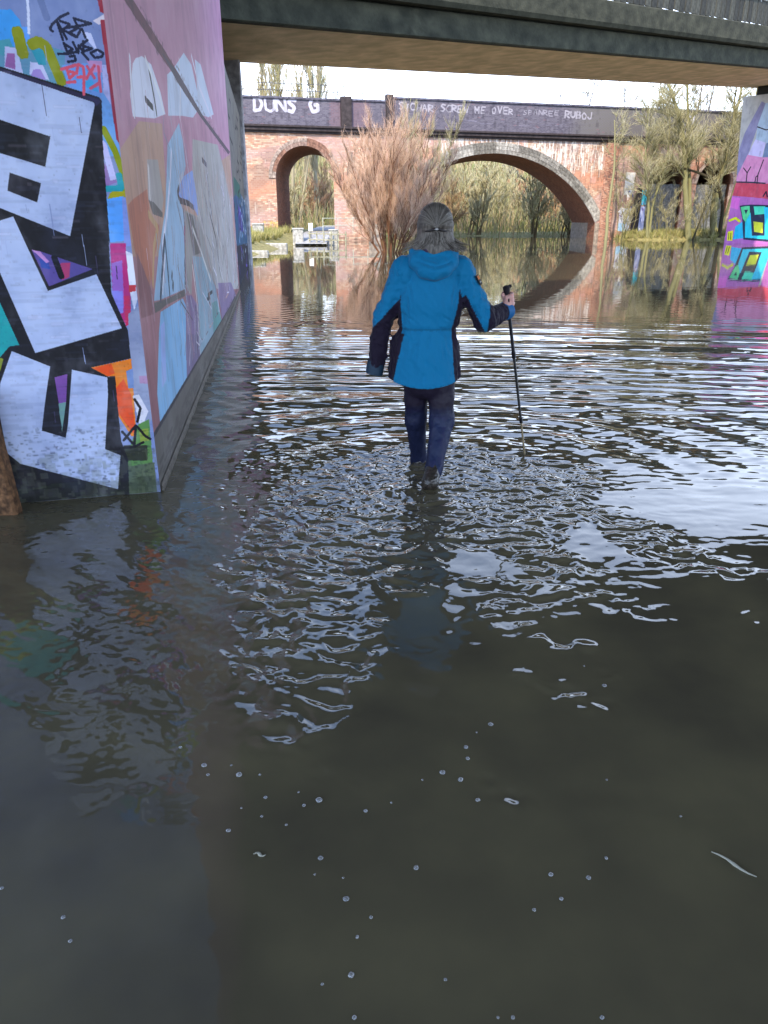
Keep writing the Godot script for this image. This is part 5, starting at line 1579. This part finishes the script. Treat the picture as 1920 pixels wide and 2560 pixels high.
func wader() -> void:
	var o := thing("person", "person in a blue and navy hooded coat wading away with a walking pole", "person")
	var Z := -4.4
	# joints
	var head := Vector3(0.285, 1.462, -4.41)
	var neck := Vector3(0.28, 1.31, Z)
	var lsh := Vector3(0.112, 1.222, Z); var lel := Vector3(0.000, 0.965, -4.43); var lwr := Vector3(-0.048, 0.695, -4.41)
	var rsh := Vector3(0.432, 1.222, Z); var rel := Vector3(0.585, 0.948, -4.385); var rwr := Vector3(0.722, 0.985, -4.53)
	var lhip := Vector3(0.195, 0.62, -4.42); var lkn := Vector3(0.197, 0.335, -4.50); var lan := Vector3(0.226, 0.045, -4.64)
	var rhip := Vector3(0.338, 0.62, Z); var rkn := Vector3(0.352, 0.345, -4.40); var ran := Vector3(0.302, 0.10, -4.235)
	var heel := Vector3(0.276, 0.035, -4.165); var toe := Vector3(0.285, -0.075, -4.36)
	# --- body: one surface, mostly under the clothes
	var bm := MB.new()
	var sk := lin("c89a90")
	bm.col = sk
	var s := Soft.new()
	s.k = 0.05
	var flat := Vector3(1, 1, 0.62)
	s.bone(neck, Vector3(0.272, 1.12, Z), 0.05, 0.13, flat)
	s.bone(Vector3(0.272, 1.14, Z), Vector3(0.25, 0.9, Z), 0.135, 0.115, flat)
	s.bone(Vector3(0.25, 0.9, Z), Vector3(0.262, 0.66, Z), 0.115, 0.155, Vector3(1, 1, 0.72))
	s.bone(neck - Vector3(0, 0.05, 0), neck + Vector3(0.003, 0.09, -0.01), 0.052, 0.05)
	s.bone(Vector3(0.26, 1.235, Z), lsh, 0.05, 0.045); s.bone(Vector3(0.28, 1.235, Z), rsh, 0.05, 0.045)
	s.bone(lsh, lel, 0.044, 0.036); s.bone(lel, lwr, 0.036, 0.025)
	s.bone(rsh, rel, 0.044, 0.036); s.bone(rel, rwr, 0.036, 0.026)
	s.bone(lhip, lkn, 0.066, 0.048); s.bone(lkn, lan, 0.048, 0.034); s.bone(lan, lan + Vector3(0.0, -0.1, -0.16), 0.036, 0.028)
	s.bone(rhip, rkn, 0.066, 0.05); s.bone(rkn, ran, 0.05, 0.034); s.bone(heel, toe, 0.03, 0.026)
	s.build(bm, 0.016)
	# head on its own finer grid
	var hs := Soft.new()
	hs.k = 0.02
	hs.bone(head + Vector3(0, 0.012, 0.012), head + Vector3(0, 0.008, -0.02), 0.084, 0.08, Vector3(0.92, 1, 1))
	hs.bone(head + Vector3(0, -0.045, -0.03), head + Vector3(0, -0.092, -0.062), 0.056, 0.03, Vector3(0.95, 1, 1))       # jaw
	hs.bone(head + Vector3(0, -0.005, -0.098), head + Vector3(0, -0.042, -0.116), 0.008, 0.014)                            # nose
	hs.bone(head + Vector3(-0.03, 0.012, -0.088), head + Vector3(0.03, 0.012, -0.088), 0.013, 0.013)                     # brow
	hs.bone(head + Vector3(-0.02, -0.068, -0.096), head + Vector3(0.02, -0.068, -0.096), 0.008, 0.008)                   # mouth
	hs.bone(head + Vector3(-0.038, -0.03, -0.075), head + Vector3(-0.03, -0.05, -0.075), 0.022, 0.018); hs.bone(head + Vector3(0.038, -0.03, -0.075), head + Vector3(0.03, -0.05, -0.075), 0.022, 0.018)
	for e: float in [-1.0, 1.0]:
		hs.bone(head + Vector3(e * 0.082, 0.0, 0.002), head + Vector3(e * 0.082, -0.04, -0.006), 0.012, 0.009, Vector3(0.7, 1, 1.6))
	hs.bone(head + Vector3(0, -0.06, 0.0), neck + Vector3(0, -0.02, 0), 0.05, 0.052)
	hs.build(bm, 0.0055)
	# right hand closed round the grip
	var grip := Vector3(0.735, 1.048, -4.545)
	var pole_top := Vector3(0.722, 1.102, -4.53); var pole_end := Vector3(0.985, -0.12, -4.87)
	var ax := (pole_top - pole_end).normalized()
	var sx := ax.cross(Vector3(0, 0, 1)).normalized()     # towards the right of the view or left of it
	var sz := sx.cross(ax).normalized()
	if sx.x < 0: sx = -sx
	if sz.z < 0: sz = -sz
	var fs := Soft.new()
	fs.k = 0.008
	var on := func(h: float, a: float, r: float) -> Vector3:
		return grip + ax * h + (sx * cos(a) + sz * sin(a)) * r
	fs.bone(rwr + Vector3(-0.01, -0.012, 0.01), on.call(-0.012, 1.9, 0.036), 0.026, 0.027)
	fs.bone(on.call(-0.024, 1.2, 0.03), on.call(0.024, 1.2, 0.031), 0.019, 0.019)
	fs.bone(on.call(-0.022, 1.9, 0.031), on.call(0.022, 1.9, 0.031), 0.018, 0.018)
	for i in 4:
		var h := 0.031 - i * 0.0195
		var long: float = [0.92, 1.0, 0.95, 0.78][i]
		var a0 := 0.85; var step := -1.05 * long
		fs.bone(on.call(h, a0, 0.031), on.call(h - 0.002, a0 + step, 0.029), 0.0095, 0.009)
		fs.bone(on.call(h - 0.002, a0 + step, 0.029), on.call(h - 0.003, a0 + step * 2.0, 0.0265), 0.009, 0.0085)
		fs.bone(on.call(h - 0.003, a0 + step * 2.0, 0.0265), on.call(h - 0.003, a0 + step * 2.75, 0.0255), 0.0085, 0.0072)
	fs.bone(on.call(0.008, 2.4, 0.03), on.call(0.036, 3.0, 0.027), 0.0125, 0.0105)
	fs.bone(on.call(0.036, 3.0, 0.027), on.call(0.042, 3.9, 0.024), 0.0105, 0.0085)
	fs.build(bm, 0.003)
	# left hand, loosely curled inside its cuff
	var ls := Soft.new()
	ls.k = 0.008
	var down := (lwr - lel).normalized()
	var lh := lwr + down * 0.004 + Vector3(0, 0, -0.012)
	ls.bone(lwr, lh, 0.022, 0.024, Vector3(0.7, 1, 1))
	for i in 4:
		var zf := -0.03 + i * 0.018
		var k1 := lh + down * 0.022 + Vector3(0.0, 0, zf)
		var k2 := k1 + down * (0.022 - absf(i - 1.0) * 0.002) + Vector3(0.012, 0, -0.004)
		var k3 := k2 + Vector3(0.02, 0.008, -0.002)
		ls.bone(lh + Vector3(0, 0, zf * 0.7), k1, 0.0095, 0.009); ls.bone(k1, k2, 0.009, 0.0085); ls.bone(k2, k3, 0.0085, 0.007)
	ls.bone(lh + Vector3(0.008, 0.01, -0.02), lh + down * 0.02 + Vector3(0.02, 0, -0.036), 0.011, 0.009)
	ls.bone(lh + down * 0.02 + Vector3(0.02, 0, -0.036), lh + down * 0.042 + Vector3(0.024, 0, -0.036), 0.009, 0.008)
	ls.build(bm, 0.004)
	var skin := vmat(0.55)
	skin.subsurf_scatter_enabled = true
	skin.subsurf_scatter_strength = 0.15
	obj("body", bm.mesh(), skin, o)
	for e: float in [-1.0, 1.0]:
		var eye := MB.new()
		eye.col = lin("e4e0dc")
		eye.ball(head + Vector3(e * 0.03, -0.006, -0.088), Vector3.ONE * 0.0115, 6, 8)
		eye.col = lin("3c4438")
		eye.ball(head + Vector3(e * 0.03, -0.006, -0.0955), Vector3.ONE * 0.0052, 5, 6)
		obj("eye", eye.mesh(), vmat(0.2), o)
	# --- coat
	var fold := cloth_noise(4, 9.0)
	var fine := cloth_noise(6, 34.0)
	var blue := Color(0.0, 0.145, 0.30)
	var navy := Color(0.008, 0.0065, 0.018)
	var c := Soft.new()
	c.k = 0.034
	var tz := Vector3(1, 1, 0.66)
	c.bone(Vector3(0.272, 1.19, Z), Vector3(0.268, 1.05, Z), 0.165, 0.182, tz)
	c.bone(Vector3(0.268, 1.05, Z), Vector3(0.252, 0.905, Z), 0.182, 0.158, tz)
	c.bone(Vector3(0.252, 0.905, Z), Vector3(0.240, 0.74, Z), 0.158, 0.203, tz)
	c.bone(Vector3(0.240, 0.74, Z), Vector3(0.240, 0.45, Z), 0.203, 0.232, tz)
	c.bone(Vector3(0.275, 1.262, Z), lsh + Vector3(0.01, 0.0, 0), 0.072, 0.068); c.bone(Vector3(0.275, 1.262, Z), rsh, 0.072, 0.07)
	c.bone(neck + Vector3(0, -0.02, 0.01), neck + Vector3(0, 0.02, 0.005), 0.085, 0.078)
	c.bone(lsh, lel, 0.068, 0.056); c.bone(lel, lwr, 0.057, 0.049)
	c.bone(rsh, rel, 0.070, 0.062); c.bone(rel, rwr - (rwr - rel) * 0.06, 0.063, 0.05)
	var creases := [[Vector2(0.31, 1.0), Vector2(0.42, 0.925)], [Vector2(0.12, 0.99), Vector2(0.2, 0.93)], [Vector2(0.20, 0.88), Vector2(0.17, 0.70)], [Vector2(0.33, 0.88), Vector2(0.36, 0.68)], [Vector2(0.26, 0.89), Vector2(0.25, 0.78)],
		[Vector2(0.14, 1.17), Vector2(0.17, 0.98)], [Vector2(0.40, 1.17), Vector2(0.38, 1.0)], [Vector2(0.0, 1.02), Vector2(0.05, 0.96)], [Vector2(-0.03, 0.93), Vector2(0.04, 0.88)], [Vector2(-0.06, 0.82), Vector2(0.0, 0.79)], [Vector2(0.56, 1.03), Vector2(0.61, 0.93)], [Vector2(0.50, 1.04), Vector2(0.55, 0.95)], [Vector2(0.63, 1.03), Vector2(0.65, 0.93)]]
	c.mod = func(p: Vector3, d: float) -> float:
		if d > 0.06: return d
		var e := d
		# drape: long soft folds, tight ones at the elbow and above the waist
		var arm := minf(minf(c.one(7, p), c.one(8, p)), minf(c.one(9, p), c.one(10, p))) < 0.025 and p.y < 1.2
		e += 0.011 * fold.get_noise_3d(p.x * 1.6, p.y * 0.45, p.z * 1.6)
		e += 0.008 * fold.get_noise_3d(p.x * 2.0 + (p.y * 1.4 if not arm else 0.0), p.y * (2.6 if arm else 1.1), p.z * 2.0 + 30.0)
		e += 0.0022 * fine.get_noise_3d(p.x, p.y * 0.8, p.z)
		for f: Array in creases:
			var a: Vector2 = f[0]; var b: Vector2 = f[1]
			var q := Vector2(p.x, p.y)
			var u := clampf((q - a).dot(b - a) / (b - a).length_squared(), 0.0, 1.0)
			var w := q.distance_to(a.lerp(b, u))
			if w < 0.03: e += (0.0055 * exp(-pow(w / 0.007, 2.0)) - 0.0035 * exp(-pow((w - 0.014) / 0.008, 2.0))) * sin(PI * clampf(u, 0.06, 0.94))
		if not arm or p.y > 0.97:
			e += 0.006 * exp(-pow((p.y - 0.905) / 0.012, 2.0)) - 0.004 * exp(-pow((p.y - 0.93) / 0.02, 2.0))
			e -= 0.003 * exp(-pow((p.y - 0.60) / 0.008, 2.0))
		var cut := 0.572 + 0.045 * pow((p.x - 0.24) / 0.22, 2.0) - p.y
		if not arm: e = maxf(e, cut)
		return e
	c.tint = func(p: Vector3) -> Color:
		var dl := minf(c.one(7, p), c.one(8, p)); var dr := minf(c.one(9, p), c.one(10, p))
		var dt := minf(minf(c.one(0, p), c.one(1, p)), minf(c.one(2, p), c.one(3, p)))
		if dl < dt and p.y < 1.14:     # left sleeve: navy below the elbow and along the inside
			var t := clampf((lsh.y - p.y) / (lsh.y - lwr.y), 0.0, 1.0)
			var cx := lerpf(lsh.x, lwr.x, t)
			return navy if p.y < 0.955 + (p.x - cx + 0.05) * 1.6 else blue
		if dr < dt and p.y < 1.22:   # right sleeve: navy forearm and underside
			var u := (p - rsh).dot((rel - rsh).normalized()) / (rel - rsh).length()
			var off := (p - rsh) - (rel - rsh) * u
			var under := off.dot(Vector3(-0.87, -0.49, 0))
			if p.x > 0.598 + (p.y - 0.95) * 0.08 and p.y < 1.1: return navy
			return navy if under > 0.034 and u > 0.42 else blue
		var hw := 0.182 if p.y > 1.05 else lerpf(0.158, 0.182, (p.y - 0.905) / 0.145) if p.y > 0.905 else lerpf(0.222, 0.158, clampf((p.y - 0.6) / 0.3, 0.0, 1.0))
		var mid := lerpf(0.240, 0.268, clampf((p.y - 0.7) / 0.4, 0.0, 1.0))
		var q := (p.x - mid) / hw
		if p.y < 1.12 and (q > lerpf(0.80, 0.86, clampf((p.y - 0.6) / 0.4, 0.0, 1.0)) or q < (-0.84 if p.y < 0.88 else -0.94)) or p.z < Z - 0.10 and absf(q) > 0.6:
			return navy
		if absf(p.y - 0.905) < 0.005: return blue * 0.7
		return blue
	var cm := MB.new()
	c.build(cm, 0.0075)
	var coat := vmat(0.72, 0.3)
	coat.normal_enabled = true
	coat.normal_texture = cloth_bump
	coat.normal_scale = 0.15
	coat.uv1_triplanar = true
	coat.uv1_scale = Vector3.ONE * 6.0
	coat.rim_enabled = true
	coat.rim = 0.15
	obj("coat", cm.mesh(), coat, o)
	# hood, hanging down the back
	var h := Soft.new()
	h.k = 0.03
	var hp := [Vector3(0.165, 1.318, -4.36), Vector3(0.178, 1.272, -4.315), Vector3(0.225, 1.232, -4.278), Vector3(0.278, 1.220, -4.268), Vector3(0.335, 1.232, -4.278), Vector3(0.378, 1.268, -4.315), Vector3(0.395, 1.312, -4.36)]
	for i in hp.size() - 1:
		h.bone(hp[i], hp[i + 1], 0.028 + 0.006 * minf(i, 5 - i), 0.028 + 0.006 * minf(i + 1, 4 - i))
	h.bone(Vector3(0.205, 1.30, -4.33), Vector3(0.35, 1.30, -4.33), 0.036, 0.036)
	h.bone(Vector3(0.24, 1.262, -4.30), Vector3(0.316, 1.262, -4.30), 0.034, 0.034)
	h.mod = func(p: Vector3, d: float) -> float:
		var v := p.y - 1.245 + absf(p.x - 0.28) * -0.35
		return d + 0.004 * fold.get_noise_3d(p.x * 2.0, p.y * 3.0, p.z * 2.0) + 0.007 * exp(-pow(v / 0.009, 2.0)) * smoothstep(0.14, 0.05, absf(p.x - 0.28)) 
	h.tint = func(p: Vector3) -> Color: return blue
	var hm := MB.new()
	h.build(hm, 0.006)
	obj("hood", hm.mesh(), coat, o)
	# collar lining standing up round the neck
	var lc := Soft.new()
	lc.k = 0.02
	lc.bone(Vector3(0.185, 1.325, -4.37), Vector3(0.2, 1.355, -4.40), 0.024, 0.018)
	lc.bone(Vector3(0.37, 1.322, -4.37), Vector3(0.36, 1.352, -4.40), 0.024, 0.018)
	lc.bone(Vector3(0.24, 1.325, -4.325), Vector3(0.37, 1.322, -4.345), 0.02, 0.022)
	lc.bone(Vector3(0.185, 1.325, -4.37), Vector3(0.24, 1.325, -4.325), 0.022, 0.02)
	var lm := MB.new()
	lm.col = Color(0.035, 0.02, 0.055)
	lc.build(lm, 0.006)
	obj("collar", lm.mesh(), vmat(0.8), o)
	# cuffs
	var cu := MB.new()
	cu.col = Color(0.01, 0.03, 0.055)
	var ld := (lwr - lel).normalized()
	cu.tube([lwr - ld * 0.012, lwr + ld * 0.02, lwr + ld * 0.062, lwr + ld * 0.066], [0.051, 0.053, 0.052, 0.044], 18)
	obj("cuff", cu.mesh(), vmat(0.6), o)
	cu = MB.new()
	cu.col = Color(0.006, 0.10, 0.27)
	var rd := (rwr - rel).normalized()
	cu.tube([rwr - rd * 0.03, rwr + rd * 0.0, rwr + rd * 0.022, rwr + rd * 0.026], [0.052, 0.056, 0.0545, 0.04], 18)
	obj("cuff", cu.mesh(), vmat(0.6), o)
	# sleeve badge
	var out := Vector3(0.80, 0.46, 0.38).normalized()
	var bpos := rsh.lerp(rel, 0.30) + out * 0.073
	var bd := MB.new()
	var bb := Basis.looking_at(-out, (rsh - rel).normalized())
	bd.col = Color(0.012, 0.012, 0.014)
	bd.box(bpos, Vector3(0.044, 0.058, 0.006), bb, 0.002)
	bd.col = Color(0.55, 0.16, 0.03)
	bd.box(bpos + bb * Vector3(0, 0.012, 0) + out * 0.003, Vector3(0.03, 0.022, 0.004), bb, 0.001)
	bd.col = Color(0.4, 0.4, 0.38)
	bd.box(bpos + bb * Vector3(0, -0.014, 0) + out * 0.003, Vector3(0.028, 0.007, 0.003), bb, 0.0005)
	obj("sleeve_badge", bd.mesh(), vmat(0.7), o)
	# --- trousers
	var t := Soft.new()
	t.k = 0.022
	t.bone(Vector3(0.262, 0.72, Z), Vector3(0.262, 0.62, Z), 0.13, 0.14, Vector3(1, 1, 0.75))
	t.bone(lhip, lkn, 0.08, 0.064); t.bone(lkn, lan, 0.066, 0.05); t.bone(lan, lan + Vector3(0.005, -0.14, -0.02), 0.052, 0.05)
	t.bone(rhip, rkn, 0.086, 0.072); t.bone(rkn, ran, 0.074, 0.05); t.bone(ran, ran + (ran - rkn).normalized() * 0.03, 0.05, 0.048)
	t.mod = func(p: Vector3, d: float) -> float:
		if d > 0.05: return d
		var e := d + 0.006 * fold.get_noise_3d(p.x * 1.6, p.y * 1.1, p.z * 1.6) + 0.0012 * fine.get_noise_3d(p.x, p.y * 1.5, p.z)
		if p.y < 0.46: e += 0.0022 * fold.get_noise_3d(p.x * 2.0 + 8.0, p.y * 0.9 + p.x * 1.4, p.z * 1.6)
		return maxf(e, p.y - 0.70)
	t.tint = func(p: Vector3) -> Color:
		var wet := smoothstep(0.47, 0.36, p.y + 0.012 * fold.get_noise_3d(p.x * 3.0, p.y * 2.0, p.z))
		var q := clampf(0.5 + fold.get_noise_3d(p.x * 2.0, p.y, p.z * 2.0 + 5.0), 0.0, 1.0)
		return Color(0.012, 0.0085, 0.020).lerp(Color(0.009, 0.015, 0.052).lerp(Color(0.010, 0.017, 0.058), q), wet if p.x > 0.27 else wet * 0.6)
	var tm := MB.new()
	t.build(tm, 0.0075)
	var trs := vmat(0.58, 0.4)
	obj("trousers", tm.mesh(), trs, o)
	# --- boots
	for e in 2:
		var bt := Soft.new()
		bt.k = 0.025
		if e == 0:
			bt.bone(ran + Vector3(-0.004, -0.005, 0.006), heel, 0.05, 0.046)
			bt.bone(heel, heel.lerp(toe, 0.55), 0.046, 0.042); bt.bone(heel.lerp(toe, 0.55), toe, 0.042, 0.034)
		else:
			bt.bone(lan + Vector3(0, -0.03, 0), lan + Vector3(0.0, -0.1, 0.0), 0.054, 0.046)
			bt.bone(lan + Vector3(0.0, -0.1, 0.02), lan + Vector3(0, -0.12, -0.17), 0.046, 0.04)
		bt.mod = func(p: Vector3, d: float) -> float: return d + 0.004 * fold.get_noise_3d(p.x * 5.0, p.y * 6.0, p.z * 5.0)
		bt.tint = func(p: Vector3) -> Color:
			return Color(0.014, 0.013, 0.012).lerp(Color(0.05, 0.041, 0.033), clampf(0.5 + fold.get_noise_3d(p.x * 6.0, p.y * 6.0, p.z * 6.0), 0.0, 1.0))
		var bmh := MB.new()
		bt.build(bmh, 0.006)
		obj("boot", bmh.mesh(), vmat(0.3, 0.5), o)
	# --- hair
	var hr := Soft.new()
	hr.k = 0.03
	hr.bone(head + Vector3(0, 0.018, 0.012), head + Vector3(0, 0.02, -0.025), 0.0935, 0.088, Vector3(0.98, 1, 1))
	hr.bone(head + Vector3(0, -0.03, 0.045), head + Vector3(-0.004, -0.125, 0.075), 0.072, 0.06, Vector3(1.15, 1, 0.7))
	hr.bone(head + Vector3(-0.05, -0.06, 0.04), head + Vector3(-0.1, -0.122, 0.05), 0.042, 0.03)
	hr.bone(head + Vector3(0.05, -0.06, 0.04), head + Vector3(0.102, -0.124, 0.05), 0.042, 0.03)
	hr.bone(head + Vector3(-0.07, 0.0, 0.0), head + Vector3(-0.075, -0.09, 0.01), 0.03, 0.024); hr.bone(head + Vector3(0.07, 0.0, 0.0), head + Vector3(0.075, -0.09, 0.01), 0.03, 0.024)
	hr.mod = func(p: Vector3, d: float) -> float:
		var q := p - head
		var e := d + 0.0035 * fine.get_noise_3d(q.x * 3.2, q.y * 0.5, q.z * 1.0)
		e += 0.008 * exp(-pow((q.y + 0.022) / 0.012, 2.0)) * smoothstep(0.0, 0.05, q.z)
		return maxf(e, -(q.z + 0.062 + maxf(q.y, -0.1) * 0.1)) if q.y < 0.045 else e
	hr.tint = func(p: Vector3) -> Color:
		var q := p - head
		var a := clampf(0.5 + 1.2 * fine.get_noise_3d(q.x * 4.5, q.y * 0.6, 2.0), 0.0, 1.0)
		return Color(0.05, 0.043, 0.037).lerp(Color(0.16, 0.14, 0.12), a)
	var hb := MB.new()
	hr.build(hb, 0.005)
	var hair := obj("hair", hb.mesh(), vmat(0.5), o)
	var st := MB.new()
	var clip := head + Vector3(0.0, -0.022, 0.105)
	var shades := [Color(0.04, 0.035, 0.03), Color(0.10, 0.088, 0.076), Color(0.19, 0.17, 0.15), Color(0.06, 0.052, 0.045), Color(0.28, 0.26, 0.23)]
	for i in 420:        # combed back to the clip
		st.col = shades[rng.randi() % 5]
		var a := rng.randf_range(-0.15, PI + 0.15)
		var pts := []
		for j in 7:
			var u := j / 6.0
			var el := lerpf(rng.randf_range(0.9, 1.25) if j == 0 else 1.0, 0.0, u)
			var ring := Vector3(cos(a) * sin(el * 1.45) * 0.0965, sin(a) * sin(el * 1.45) * 0.0985, cos(el * 1.45) * 0.098 + 0.012)
			var tgt := head + Vector3(0, 0.02, 0) + ring
			pts.append(tgt.lerp(clip, smoothstep(0.45, 1.0, u)) + Vector3(0, 0, 0.004 * u))
		st.tube(pts, [0.0006, 0.0011, 0.0013, 0.0013, 0.0013, 0.0011, 0.0007], 3, false)
	for i in 640:        # loose below it, flicking out at the ends
		st.col = shades[rng.randi() % 5]
		var x := rng.randf_range(-1.0, 1.0)
		var dep := rng.randf_range(0.0, 1.0)
		var from := head + Vector3(x * 0.085, -0.018 + 0.012 * (1 - absf(x)), 0.094 - 0.075 * x * x - dep * 0.01)
		var len := rng.randf_range(0.10, 0.145)
		var pts := []
		for j in 7:
			var u := j / 6.0
			var flick := pow(u, 3.0) * (0.05 * x * (1.0 + absf(x)) + rng.randf_range(-0.008, 0.008))
			var wav := 0.009 * sin(u * 7.5 + x * 5.0 + dep * 5.0) * u
			pts.append(from + Vector3(flick + wav + x * 0.018 * u, -len * u + 0.018 * pow(u, 4.0) * absf(x), (0.022 + 0.02 * dep) * sin(u * 2.2) - 0.012 * u))
		st.tube(pts, [0.0008, 0.0013, 0.0014, 0.0014, 0.0013, 0.001, 0.0004], 3, false)
	obj("strands", st.mesh(), vmat(0.42), hair)
	var hc := MB.new()
	hc.col = Color(0.012, 0.010, 0.010)
	var arc := []
	var ar := []
	for j in 11:
		var u := (j - 5) / 5.0
		arc.append(head + Vector3(u * 0.082, -0.026 + 0.006 * cos(u * 3.0) - 0.006 * absf(u), 0.114 - 0.062 * u * u))
		ar.append(0.0075 - 0.004 * absf(u))
	hc.tube(arc, ar, 6)
	hc.col = Color(0.3, 0.3, 0.3)
	hc.ball(head + Vector3(0.0, -0.021, 0.121), Vector3(0.011, 0.006, 0.005), 6, 8)
	obj("hair_clip", hc.mesh(), vmat(0.35, 0.5), o)
	# --- walking pole
	var wp := thing("walking_pole", "black and tan telescopic walking pole in the person's right hand, its tip under water", "walking pole", Vector3.ZERO)
	var g := MB.new()
	var gl := [pole_top + ax * 0.026, pole_top + ax * 0.02, pole_top - ax * 0.004, pole_top - ax * 0.03, pole_top - ax * 0.06, pole_top - ax * 0.09, pole_top - ax * 0.115]
	g.col = Color(0.012, 0.011, 0.012)
	g.tube(gl, [0.014, 0.021, 0.019, 0.0145, 0.016, 0.0145, 0.013], 12)
	g.tube([pole_top + ax * 0.012 - sx * 0.004, pole_top + ax * 0.018 + sx * 0.03 - sz * 0.012], [0.014, 0.009], 8)
	obj("grip", g.mesh(), vmat(0.7), wp)
	var seg := [[0.10, 0.40, 0.0105, Color(0.018, 0.018, 0.02)], [0.40, 0.44, 0.013, Color(0.01, 0.01, 0.012)], [0.44, 0.88, 0.0085, Color(0.03, 0.028, 0.028)], [0.88, 0.915, 0.0115, Color(0.01, 0.01, 0.012)], [0.915, 1.28, 0.0068, Color(0.24, 0.19, 0.11)]]
	for e: Array in seg:
		var m := MB.new()
		m.col = e[3]
		m.tube([pole_top - ax * e[0], pole_top - ax * e[1]], [e[2], e[2]], 10)
		obj("shaft" if e[1] - e[0] > 0.1 else "lock_collar", m.mesh(), vmat(0.35, 0.5), wp)
	var sp := MB.new()
	sp.col = Color(0.02, 0.02, 0.022)
	sp.tube([grip + ax * 0.04, on.call(0.02, 1.6, 0.05), on.call(-0.045, 1.8, 0.052), on.call(-0.07, 2.4, 0.03)], [0.004, 0.005, 0.005, 0.004], 5)
	obj("wrist_strap", sp.mesh(), vmat(0.8), wp)

# ------------------------------------------------------------------ small things
func small_things() -> void:
	var post := MB.new()
	var tilt := Basis(Vector3(0, 0, 1), 0.06)
	post.box(Vector3(-2.10, 0.12, -3.76), Vector3(0.2, 1.1, 0.09), tilt, 0.012)
	var tp := tag(obj("timber_post", post.mesh(), mat("8a6a4e", 0.9, noise_tex(51, 0.02, Color(0.4, 0.38, 0.36), Color(1, 0.95, 0.9)), 2.0, rough_bump, 0.7)), "weathered brown timber post leaning at the left edge before the white letters", "post")
	# bubbles drifting behind the wader
	var b := MB.new()
	b.ball(Vector3.ZERO, Vector3(1, 0.75, 1), 8, 14)
	var film := StandardMaterial3D.new()
	film.albedo_color = Color(0.95, 0.97, 1.0, 0.2)
	film.transparency = BaseMaterial3D.TRANSPARENCY_ALPHA
	film.roughness = 0.03
	film.metallic_specular = 0.8
	var rim := MB.new()
	var rp := []
	var rr := []
	for i in 15:
		rp.append(Vector3(cos(TAU * i / 14.0), 0.12, sin(TAU * i / 14.0)))
		rr.append(0.085 + 0.05 * sin(i * 1.7))
	rim.tube(rp, rr, 5, false)
	rim.ball(Vector3(0.25, 0.72, 0.35), Vector3(0.24, 0.08, 0.16), 5, 8)
	rim.ball(Vector3(-0.3, 0.6, -0.45), Vector3(0.2, 0.08, 0.12), 5, 8)
	var proto: Node3D = null
	for p: Vector2 in [Vector2(-0.53,1.75),Vector2(-0.36,1.71),Vector2(-0.33,1.62),Vector2(-0.33,1.55),Vector2(-0.24,1.64),Vector2(-0.22,1.59),Vector2(-0.18,1.61),Vector2(-0.26,1.52),Vector2(-0.05,1.57),Vector2(0.02,1.60),Vector2(0.17,1.72),Vector2(0.11,1.69),Vector2(0.25,1.83),Vector2(0.25,1.78),Vector2(0.22,1.69),Vector2(0.34,1.94),Vector2(0.29,1.90),Vector2(0.72,2.27),Vector2(0.76,2.15),Vector2(-0.16,1.41),Vector2(-0.17,1.36),Vector2(-0.10,1.35),Vector2(-0.09,1.29),Vector2(-0.03,1.24),Vector2(-0.06,1.19),Vector2(-0.07,1.10),Vector2(-0.13,1.08),Vector2(0.13,1.09),Vector2(-0.06,1.01),Vector2(0.23,1.01),Vector2(0.26,1.01),Vector2(0.44,1.01),Vector2(-0.70,1.18),Vector2(-0.74,1.24),Vector2(-0.92,1.32),Vector2(0.56,1.41),Vector2(0.41,1.36),Vector2(0.42,1.29),Vector2(0.35,1.26),Vector2(0.80,1.55),Vector2(0.64,1.69),Vector2(-0.62,1.83),Vector2(-0.45,1.75),Vector2(-0.51,1.71),Vector2(-0.42,1.71),Vector2(-0.39,1.58),Vector2(-0.41,1.50),Vector2(0.50,1.35),Vector2(0.08,1.38),Vector2(0.26,1.61)]:
		var o: Node3D
		if proto == null:
			proto = thing("bubble", "small clear bubble floating on the dark water behind the person", "bubble", Vector3.ZERO, 0.0, "bubbles floating on the water")
			obj("film", b.mesh(), film, proto)
			obj("froth", rim.mesh(), mat("84888a", 0.4), proto)
			o = proto
		else:
			o = dup(proto)
		o.position = Vector3(p.x, 0.0, -p.y)
		o.rotation.y = rng.randf() * TAU
		o.scale = Vector3(1.0, rng.randf_range(0.6, 1.0), rng.randf_range(0.8, 1.1)) * (0.003 + 0.006 * pow(rng.randf(), 1.6))
	# pale slivers of reed adrift
	for e: Array in [["pale split reed drifting at the lower right of the water", 0.872, -1.39, 0.11, 0.77], ["short white reed stub drifting left of the bubbles", -0.315, -1.42, 0.03, 0.1]]:
		var rd := MB.new()
		rd.col = lin("9a9a8c")
		var n := 7
		var pts := []
		var w := []
		for i in n:
			var t := float(i) / (n - 1) - 0.5
			pts.append(Vector3(t * e[3], 0.002 + 0.002 * sin(t * 9.0), 0.006 * sin(t * 7.0)))
			w.append(0.0045 * (1.0 - absf(t) * 1.5))
		rd.tube(pts, w, 6)
		var ro := obj("drifting_reed", rd.mesh(), vmat(0.6))
		ro.position = Vector3(e[1], 0.0, e[2])
		ro.rotation.y = -e[4]
		tag(ro, e[0], "reed")
